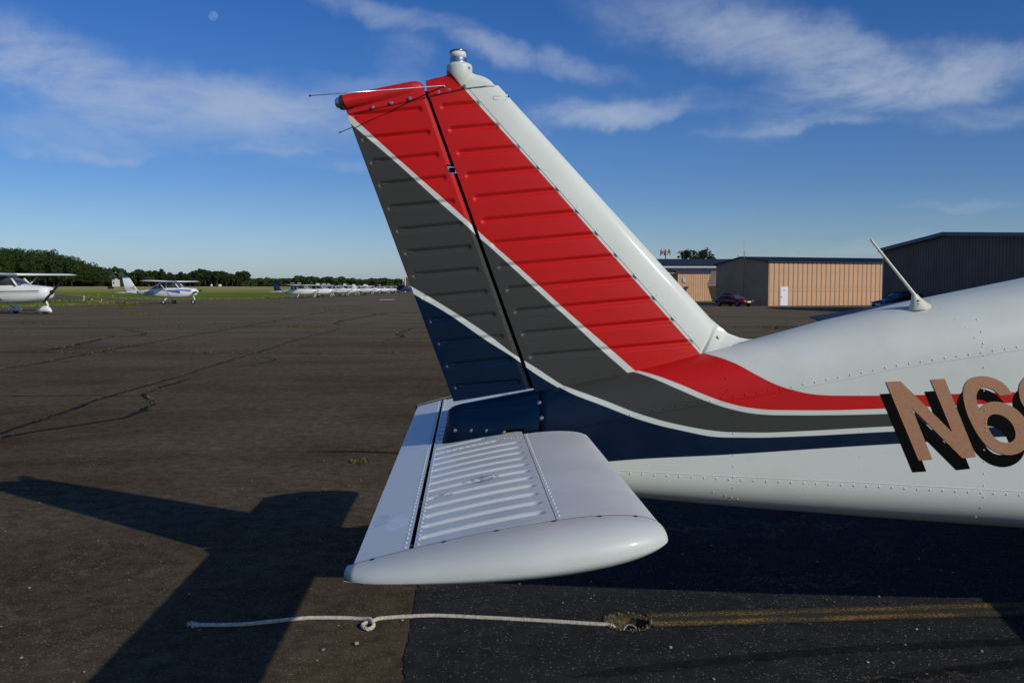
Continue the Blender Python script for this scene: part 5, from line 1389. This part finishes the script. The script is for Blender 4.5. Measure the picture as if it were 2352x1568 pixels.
for i, (x, Y) in enumerate(((-16.5, 236), (-14.2, 243))):
    g = MB(); g.loft([fuse_ring(dx_, w_, a_, b_, 12) for dx_, w_, a_, b_ in ((2.2, .4, .7, 1.5), (1.2, .6, .6, 1.7), (0, .7, .6, 2.1), (-1.2, .6, .7, 2.0), (-2.4, .3, .8, 1.5))]); g.loft([foil(None, .6, 1.5, y, 2.15) for y in (-4.6, 0, 4.6)])
    o = g.build('covered_airplane', m_cover if i == 0 else m_pw, None, True); o.location = (x, Y, 0); tag(o, ('airplane under a navy canvas cover near the distant brown hangar', 'pale covered airplane behind the navy one near the distant hangar')[i], 'airplane')

# ------------------------------------------------------------------ cars in the hangar shade
def car(name, col, L_, W_, H_, suv=False):
    root = empty(name); k = L_ / 4.7; h = H_ / 1.45; mc = mat(name + '_paint', col, .3, coat=.5, coat_r=.04, metal=.2)
    body = [(2.32, .55, .38, .62), (2.2, .80, .30, .72), (1.5, .87, .24, .86), (.9, .89, .22, .93), (0, .90, .22, .96), (-1.2, .90, .22, 1.0), (-1.9, .86, .26, 1.0), (-2.25, .78, .34, .95), (-2.33, .6, .42, .8)]
    mb = MB(); mb.loft([fuse_ring(x * k, w * W_ / 1.8, a * h, b * h, 20, 3.4) for x, w, a, b in body]); b_ = mb.build('body', mc, root, True)
    gr = [(.95, .70, .86, .94), (.35, .68, .86, 1.28), (-.1, .66, .86, 1.40), (-.8, .66, .86, 1.42), (-1.5 if not suv else -1.9, .64, .86, 1.24 if not suv else 1.36), (-2.0 if not suv else -2.2, .60, .86, 1.0)]
    mb = MB(); mb.loft([fuse_ring(x * k, w * W_ / 1.8, a * h, b * h, 20, 3) for x, w, a, b in gr]); mb.build('windows', m_gl, root, True)
    mb = MB(); mb.loft([fuse_ring(x * k, w * W_ / 1.8, a * h, b * h, 14, 3) for x, w, a, b in ((.2, .55, 1.36, 1.39), (-.1, .58, 1.38, 1.435), (-.9, .58, 1.38, 1.445), (-1.45, .53, 1.22, 1.29))])
    for s in (-1, 1):
        for (xa, za, xb, zb_) in ((.92, .95, .3, 1.36), (-.35, .95, -.4, 1.40), (-1.75, 1.0, -1.35, 1.30)): mb.tube([(xa * k, s * .72 * W_ / 1.8, za * h), (xb * k, s * .60 * W_ / 1.8, zb_ * h)], .035, 5)
    mb.build('roof', mc, root, True)
    for sx in (1.42, -1.38):
        for s in (-1, 1):
            y = s * .80 * W_ / 1.8; mb = MB(); mb.lathe([(0, -.11), (.26, -.11), (.33, -.08), (.33, .08), (.26, .11), (0, .11)], (sx * k, y, .33), Matrix.Rotation(R(90), 3, 'X'), 20); wl = mb.build('wheel', m_rubber, root, True)
            mb = MB(); mb.lathe([(0, -.118), (.2, -.112), (.2, .112), (0, .118)], (sx * k, y, .33), Matrix.Rotation(R(90), 3, 'X'), 12); mb.build('rim', m_steel, wl, True)
    for s in (-1, 1):
        mb = MB(); mb.box((2.2 * k, s * .58 * W_ / 1.8, .66 * h), (.08, .17, .05)); mb.build('headlight', m_steel, root)
        mb = MB(); mb.box((-2.28 * k, s * .6 * W_ / 1.8, .8 * h), (.05, .17, .07)); mb.build('tail_light', m_red, root)
        mb = MB(); mb.box((.72 * k, s * .95 * W_ / 1.8, 1.0 * h), (.08, .09, .06)); mb.build('mirror', mc, root)
    mb = MB(); mb.box((2.32 * k, 0, .52 * h), (.03, .26, .07)); mb.build('number_plate', m_door, root)
    return root
c1 = car('red_car', (.16, .003, .004), 4.5, 1.8, 1.42); D = 94.0; c1.location = (XD(1686, D), D, gh(XD(1686, D), D)); c1.rotation_euler = (0, 0, R(-62)); tag(c1, 'red sedan with roof bars parked in the shade of the tan hangar', 'car')
for s in (-1, 1):
    mb = MB(); mb.tube([(.0, s * .5, 1.43), (-.0, s * .5, 1.52), (-.9, s * .5, 1.53), (-.9, s * .5, 1.44)], .03, 5); mb.build('roof_bar', m_black, c1)
c2 = car('blue_car', (.006, .010, .025), 4.7, 1.85, 1.66, True); D = 71.5; c2.location = (XD(2066, D), D, gh(XD(2066, D), D)); c2.rotation_euler = (0, 0, R(200)); tag(c2, 'dark blue hatchback in the shade of the large dark hangar', 'car')

# ------------------------------------------------------------------ field markers and signs
mkg = 'low taxiway edge markers in the grass'
def marker(px, py, top, lab, h=.42):
    q = atZ(px, py, 0); r_ = empty('taxiway_marker', (q.x, q.y, -.03)); tag(r_, lab, 'marker', mkg)
    mb = MB(); mb.tube([(0, 0, 0), (0, 0, h)], .05, 6); mb.build('post', m_py if top else m_trim, r_); mb = MB(); mb.lathe([(0, 0), (.09, 0), (.09, .1), (0, .14)], (0, 0, h), None, 8); mb.build('cap', m_black if top else m_trim, r_)
marker(193, 690, 0, 'pale thin taxiway marker, leftmost of the near ones'); marker(211.5, 692, 1, 'black-capped taxiway marker, middle of the near ones'); marker(233.5, 693.5, 1, 'black-capped taxiway marker nearest the blue-tailed airplane')
for i, (px, py) in enumerate(((225, 677), (235, 672.5), (259, 680.5))): marker(px, py, 1, ('small distant taxiway marker, left of the far three', 'small distant taxiway marker, farthest of the far three', 'small distant taxiway marker, right of the far three')[i], .3)
sg = empty('runway_sign', (XD(254, 300), 300, gh(-120, 300))); tag(sg, 'low black runway sign on the far grass', 'sign'); mb = MB(); mb.box((0, 0, .75), (.95, .1, .38)); mb.build('board', m_black, sg); mb = MB(); mb.box((-.6, 0, .2), (.05, .05, .3)); mb.box((.6, 0, .2), (.05, .05, .3)); mb.build('legs', m_steel, sg)
for i, px in enumerate((486, 505)):
    D = 425; r_ = empty('white_tank', (XD(px, D), D, gh(-100, D) - .1)); tag(r_, ('small white tank at the far edge of the field', 'larger white tank at the far edge of the field')[i], 'tank')
    mb = MB(); mb.lathe([(0, 0), (.5 + .35 * i, 0), (.5 + .35 * i, .9), (.2, 1.15), (0, 1.2)], (0, 0, 0), None, 12); mb.build('shell', m_trim, r_, True)
pl = MB(); q = atZ(889, 690 - 1.5); pl.box((0, 0, 0), (.9, .25, .02)); o = pl.build('white_board', m_trim); o.location = (q.x, q.y, .03); tag(o, 'small white board lying on the apron near the parked row', 'board')

# ------------------------------------------------------------------ trees
def leafmat(name, a, b):
    m = bpy.data.materials.new(name); m.use_nodes = True; nt = m.node_tree; p = nt.nodes['Principled BSDF']
    t = N(nt, 'ShaderNodeTexCoord'); oi = N(nt, 'ShaderNodeObjectInfo'); n = noise_n(nt, t.outputs['Object'], .5, 4, .6)
    c = mixc(nt, smooth(nt, n.outputs[0], .35, .65), a, b); c = mixc(nt, M_(nt, 'MULTIPLY', oi.outputs['Random'], .55), c, tuple(x * y for x, y in zip(b, (1.35, 1.15, .8))))
    L(nt, c, p.inputs['Base Color']); p.inputs['Roughness'].default_value = .75; p.inputs['Specular IOR Level'].default_value = .25
    return m
m_leaf = leafmat('leaves', (.013, .030, .006), (.036, .064, .011)); m_leafp = leafmat('pine_leaves', (.012, .026, .007), (.028, .048, .012))
def crown_mesh(seed, rx, rz, zc, nclump, nleaf, leaf, low=1.0):
    rnd = random.Random(seed); V = []; F = []
    cl = []
    for i in range(nclump):
        while True:
            p = Vector((rnd.uniform(-1, 1), rnd.uniform(-1, 1), rnd.uniform(-1, 1)))
            if .25 < p.length < 1: break
        s = .78 + .5 * rnd.random(); p *= s if p.z > -.4 else s * .8
        cl.append((Vector((p.x * rx, p.y * rx, zc + p.z * rz)), rnd.uniform(.24, .44) * rx))
    for c, r_ in cl:
        for _ in range(nleaf):
            d = Vector((rnd.gauss(0, 1), rnd.gauss(0, 1), rnd.gauss(0, 1))).normalized(); p = c + d * r_ * rnd.uniform(.75, 1.1)
            nrm = (d + Vector((rnd.gauss(0, .5), rnd.gauss(0, .5), rnd.gauss(0, .5) + .2))).normalized(); a = nrm.orthogonal().normalized(); b = nrm.cross(a); an = rnd.uniform(0, 3.14); a, b = a * math.cos(an) + b * math.sin(an), b * math.cos(an) - a * math.sin(an)
            s = leaf * rnd.uniform(.6, 1.3); k = len(V); V += [tuple(p - a * s - b * s * .7), tuple(p + a * s - b * s * .6), tuple(p + a * s * .8 + b * s * .7), tuple(p - a * s * .7 + b * s * .8)]; F.append((k, k + 1, k + 2, k + 3))
    return V, F
protos = []
def make_tree(seed, H, rx, crown_lo, ml, nclump=26, nleaf=42, leaf=.34, name='tree'):
    root = empty(name); rz = (H - crown_lo) / 2; zc = (H + crown_lo) / 2
    V, F = crown_mesh(seed, rx, rz * .86, zc, nclump, nleaf, leaf); mesh_obj('crown', V, F, ml, root, False)
    rnd = random.Random(seed + 50); mb = MB(); mb.tube([(0, 0, -.5), (rnd.uniform(-.2, .2), 0, H * .4), (rnd.uniform(-.4, .4), rnd.uniform(-.3, .3), H * .85)], [.028 * H * .6, .02 * H * .6, .05], 6)
    for k in range(4):
        a = rnd.uniform(0, 6.28); z = crown_lo + rnd.uniform(0, .4) * rz * 2; mb.tube([(0, 0, z), (rx * .6 * math.cos(a), rx * .6 * math.sin(a), z + rz * .6)], [.10, .03], 4)
    mb.build('trunk', m_bark, root, True); return root
T_dec = [make_tree(s, H, rx, lo, m_leaf, 60, 110, .25, 'oak_tree') for s, H, rx, lo in ((1, 17.5, 4.4, .5), (2, 16.5, 4.9, .3), (3, 18.2, 4.0, 1.0), (4, 15.2, 4.6, .2))]
T_pine = [make_tree(s, H, rx, lo, m_leafp, 44, 80, .34, 'pine_tree') for s, H, rx, lo in ((11, 18, 3.2, 6.0), (12, 17, 3.6, 5.0), (13, 19, 2.9, 7.0))]
T_pine.append(make_tree(14, 14.5, 4.2, .3, m_leaf, 24, 34, .45, 'leafy_tree'))
TT = {t.name: tree_of(t) for t in T_dec + T_pine}; usedt = set()
def put_tree(t, x, y, sc, rz, lab, cat, grp):
    o = t if t.name not in usedt else copy_tree(t, TT[t.name]); usedt.add(t.name)
    o.location = (x, y, gh(x, y) - .2); o.scale = sc; o.rotation_euler = (0, 0, rz); tag(o, lab, cat, grp)
rnd = random.Random(21)
ORD = 'first second third fourth fifth sixth seventh eighth ninth tenth eleventh twelfth thirteenth fourteenth fifteenth sixteenth seventeenth eighteenth nineteenth twentieth'.split()
ORD += ['twenty-' + o_ for o_ in ORD[:9]] + ['thirtieth'] + ['thirty-' + o_ for o_ in ORD[:9]] + ['fortieth'] + ['forty-' + o_ for o_ in ORD[:9]]
# near wood at the left: top line falls towards its right end
def woodtop(px):
    for (a, ya), (b, yb) in (((-400, 570), (20, 571)), ((20, 571), (75, 573)), ((75, 573), (110, 577)), ((110, 577), (150, 585)), ((150, 585), (185, 596)), ((185, 596), (222, 603)), ((222, 603), (243, 622))):
        if a <= px <= b: return ya + (yb - ya) * (px - a) / (b - a)
    return 630
for row, Y in enumerate((428, 437, 447, 458)):
    px = -230 + row * 7; cnt = 0
    while px < 236 - row * 2:
        x = XD(px, Y); z0 = gh(x, Y); Ht = (ZD(woodtop(px) + rnd.uniform(-1, 8) + (10 if row == 0 else 0) * rnd.random(), Y) - z0)
        t = rnd.choice(T_dec); h0 = {1: 17.5, 2: 16.5, 3: 18.2, 4: 15.2}[T_dec.index(t) + 1]; k = Ht / h0
        put_tree(t, x, Y + rnd.uniform(-3, 3), (max(.75, k) * rnd.uniform(.9, 1.15), max(.75, k) * rnd.uniform(.9, 1.15), k), rnd.uniform(0, 6.28), (ORD[cnt] + ' dark leafy tree from the left in the front row of the near wood') if row == 0 else 'dense dark green leafy tree inside the near wood, behind its front row', 'tree', 'leafy trees of the near wood')
        px += rnd.uniform(16, 23); cnt += 1
# middle wood: tall pines with bare trunks
for row, Y in enumerate((900, 920, 940)):
    px = 243 + row * 4; cnt = 0
    while px < 572 - row * 3:
        x = XD(px, Y); z0 = gh(x, Y); top = 624 + 3 * math.sin(px * .05) + 2.5 * math.sin(px * .13 + 1) + rnd.uniform(-3, 4) + (6 if px < 262 else 0)
        t = T_pine[rnd.choice((0, 1, 2, 0, 1, 3))]; h0 = {0: 18, 1: 17, 2: 19, 3: 14.5}[T_pine.index(t)]; k = (ZD(top, Y) - z0) / h0
        put_tree(t, x, Y + rnd.uniform(-5, 5), (k * rnd.uniform(1.0, 1.35), k * rnd.uniform(1.0, 1.35), k), rnd.uniform(0, 6.28), (ORD[cnt] + ' slender tree from the left in the front row of the middle wood') if row == 0 else 'tall slender tree inside the middle distance wood, behind its front row', 'tree', 'trees of the middle distance wood')
        px += rnd.uniform(9, 13); cnt += 1
# far wood: one mass
V = []; F = []
def clumpmass(x, y, z, rx, rz, seed, n, leaf):
    rr = random.Random(seed); 
    for _ in range(n):
        d = Vector((rr.gauss(0, 1), rr.gauss(0, 1), rr.gauss(0, 1))).normalized(); rad = rr.uniform(.7, 1.05); p = Vector((x + d.x * rx * rad, y + d.y * rx * rad, z + d.z * rz * rad))
        nrm = (d + Vector((rr.gauss(0, .4), rr.gauss(0, .4), rr.gauss(0, .4) + .2))).normalized(); a = nrm.orthogonal().normalized(); b = nrm.cross(a); s = leaf * rr.uniform(.6, 1.3); k = len(V)
        V.extend([tuple(p - a * s - b * s), tuple(p + a * s - b * s), tuple(p + a * s + b * s), tuple(p - a * s + b * s)]); F.append((k, k + 1, k + 2, k + 3))
i = 0
for row, Y in enumerate((1330, 1360, 1400)):
    px = 556
    while px < 1640:
        x = XD(px, Y); z0 = gh(x, Y); top = 640 + 2.5 * math.sin(px * .021 + 2) + 1.6 * math.sin(px * .07) + 1.6 * math.sin(px * .19) + rnd.uniform(-2.0, 2.6); Ht = ZD(top, Y) - z0
        for lay in (.78, .36):
            clumpmass(x + rnd.uniform(-2, 2), Y + rnd.uniform(-6, 6), z0 + Ht * lay, 6.2, Ht * .25, i, 110, 1.0); i += 1
        px += rnd.uniform(8, 12)
o = mesh_obj('far_wood', V, F, m_leaf, None, False); tag(o, 'far off dark green wood along the horizon behind the parked row', 'wood', kind='stuff')
# dark floor mass inside the woods so no light shows through at the bottom
V = []; F = []
for (x0, x1, Y, h) in ((-300, -176, 470, 9), (-386, -232, 960, 12), (-350, 330, 1430, 10)):
    n = int((x1 - x0) / 7)
    for j in range(n):
        x = x0 + (x1 - x0) * j / n; clumpmass(x, Y, gh(x, Y) + h * .5, 6.5, h * .55, j + 900, 140, 1.5)
o = mesh_obj('wood_undergrowth', V, F, m_leafp, None, False); tag(o, 'dense dark undergrowth filling the woods', 'undergrowth', kind='stuff')
# two trees behind the hangar roof
tb = [make_tree(31, 11.9, 3.6, 4.0, m_leafp, 20, 60, .26, 'round_tree'), make_tree(32, 12.2, 2.7, 5.0, m_leafp, 16, 60, .24, 'round_tree')]
for o, px, lab in ((tb[0], 1586, 'broad dark round tree rising behind the hangar roofs, left of two'), (tb[1], 1617, 'narrower dark tree rising behind the hangar roofs, right of two')):
    D = 220; o.location = (XD(px, D), D, -.6); tag(o, lab, 'tree')
# ------------------------------------------------------------------ the day moon, lit by the same sun
def moon():
    d = ray(490, 37).normalized(); D = 5000; c = cC + d * D; r_ = 9.6 / FPX * D
    m = bpy.data.materials.new('moon_surface'); m.use_nodes = True; nt = m.node_tree; nt.nodes.clear()
    t = N(nt, 'ShaderNodeTexCoord'); n = noise_n(nt, t.outputs['Object'], .055, 4, .6); df = N(nt, 'ShaderNodeBsdfDiffuse'); tr = N(nt, 'ShaderNodeBsdfTransparent'); ad = N(nt, 'ShaderNodeAddShader'); out = N(nt, 'ShaderNodeOutputMaterial')
    L(nt, mixc(nt, smooth(nt, n.outputs[0], .42, .6), (.03, .03, .03), (.085, .08, .075)), df.inputs[0]); L(nt, df.outputs[0], ad.inputs[0]); L(nt, tr.outputs[0], ad.inputs[1]); L(nt, ad.outputs[0], out.inputs[0])
    bm_ = bmesh.new(); bmesh.ops.create_uvsphere(bm_, u_segments=32, v_segments=20, radius=r_); me = bpy.data.meshes.new('moon'); bm_.to_mesh(me); bm_.free(); me.materials.append(m)
    # keep only the half that faces us, so the see-through shell is crossed once
    me.polygons.foreach_set('use_smooth', [True] * len(me.polygons)); o = bpy.data.objects.new('moon', me); COL.objects.link(o); o.location = c; tag(o, 'pale daytime moon high in the blue sky', 'moon')
moon()
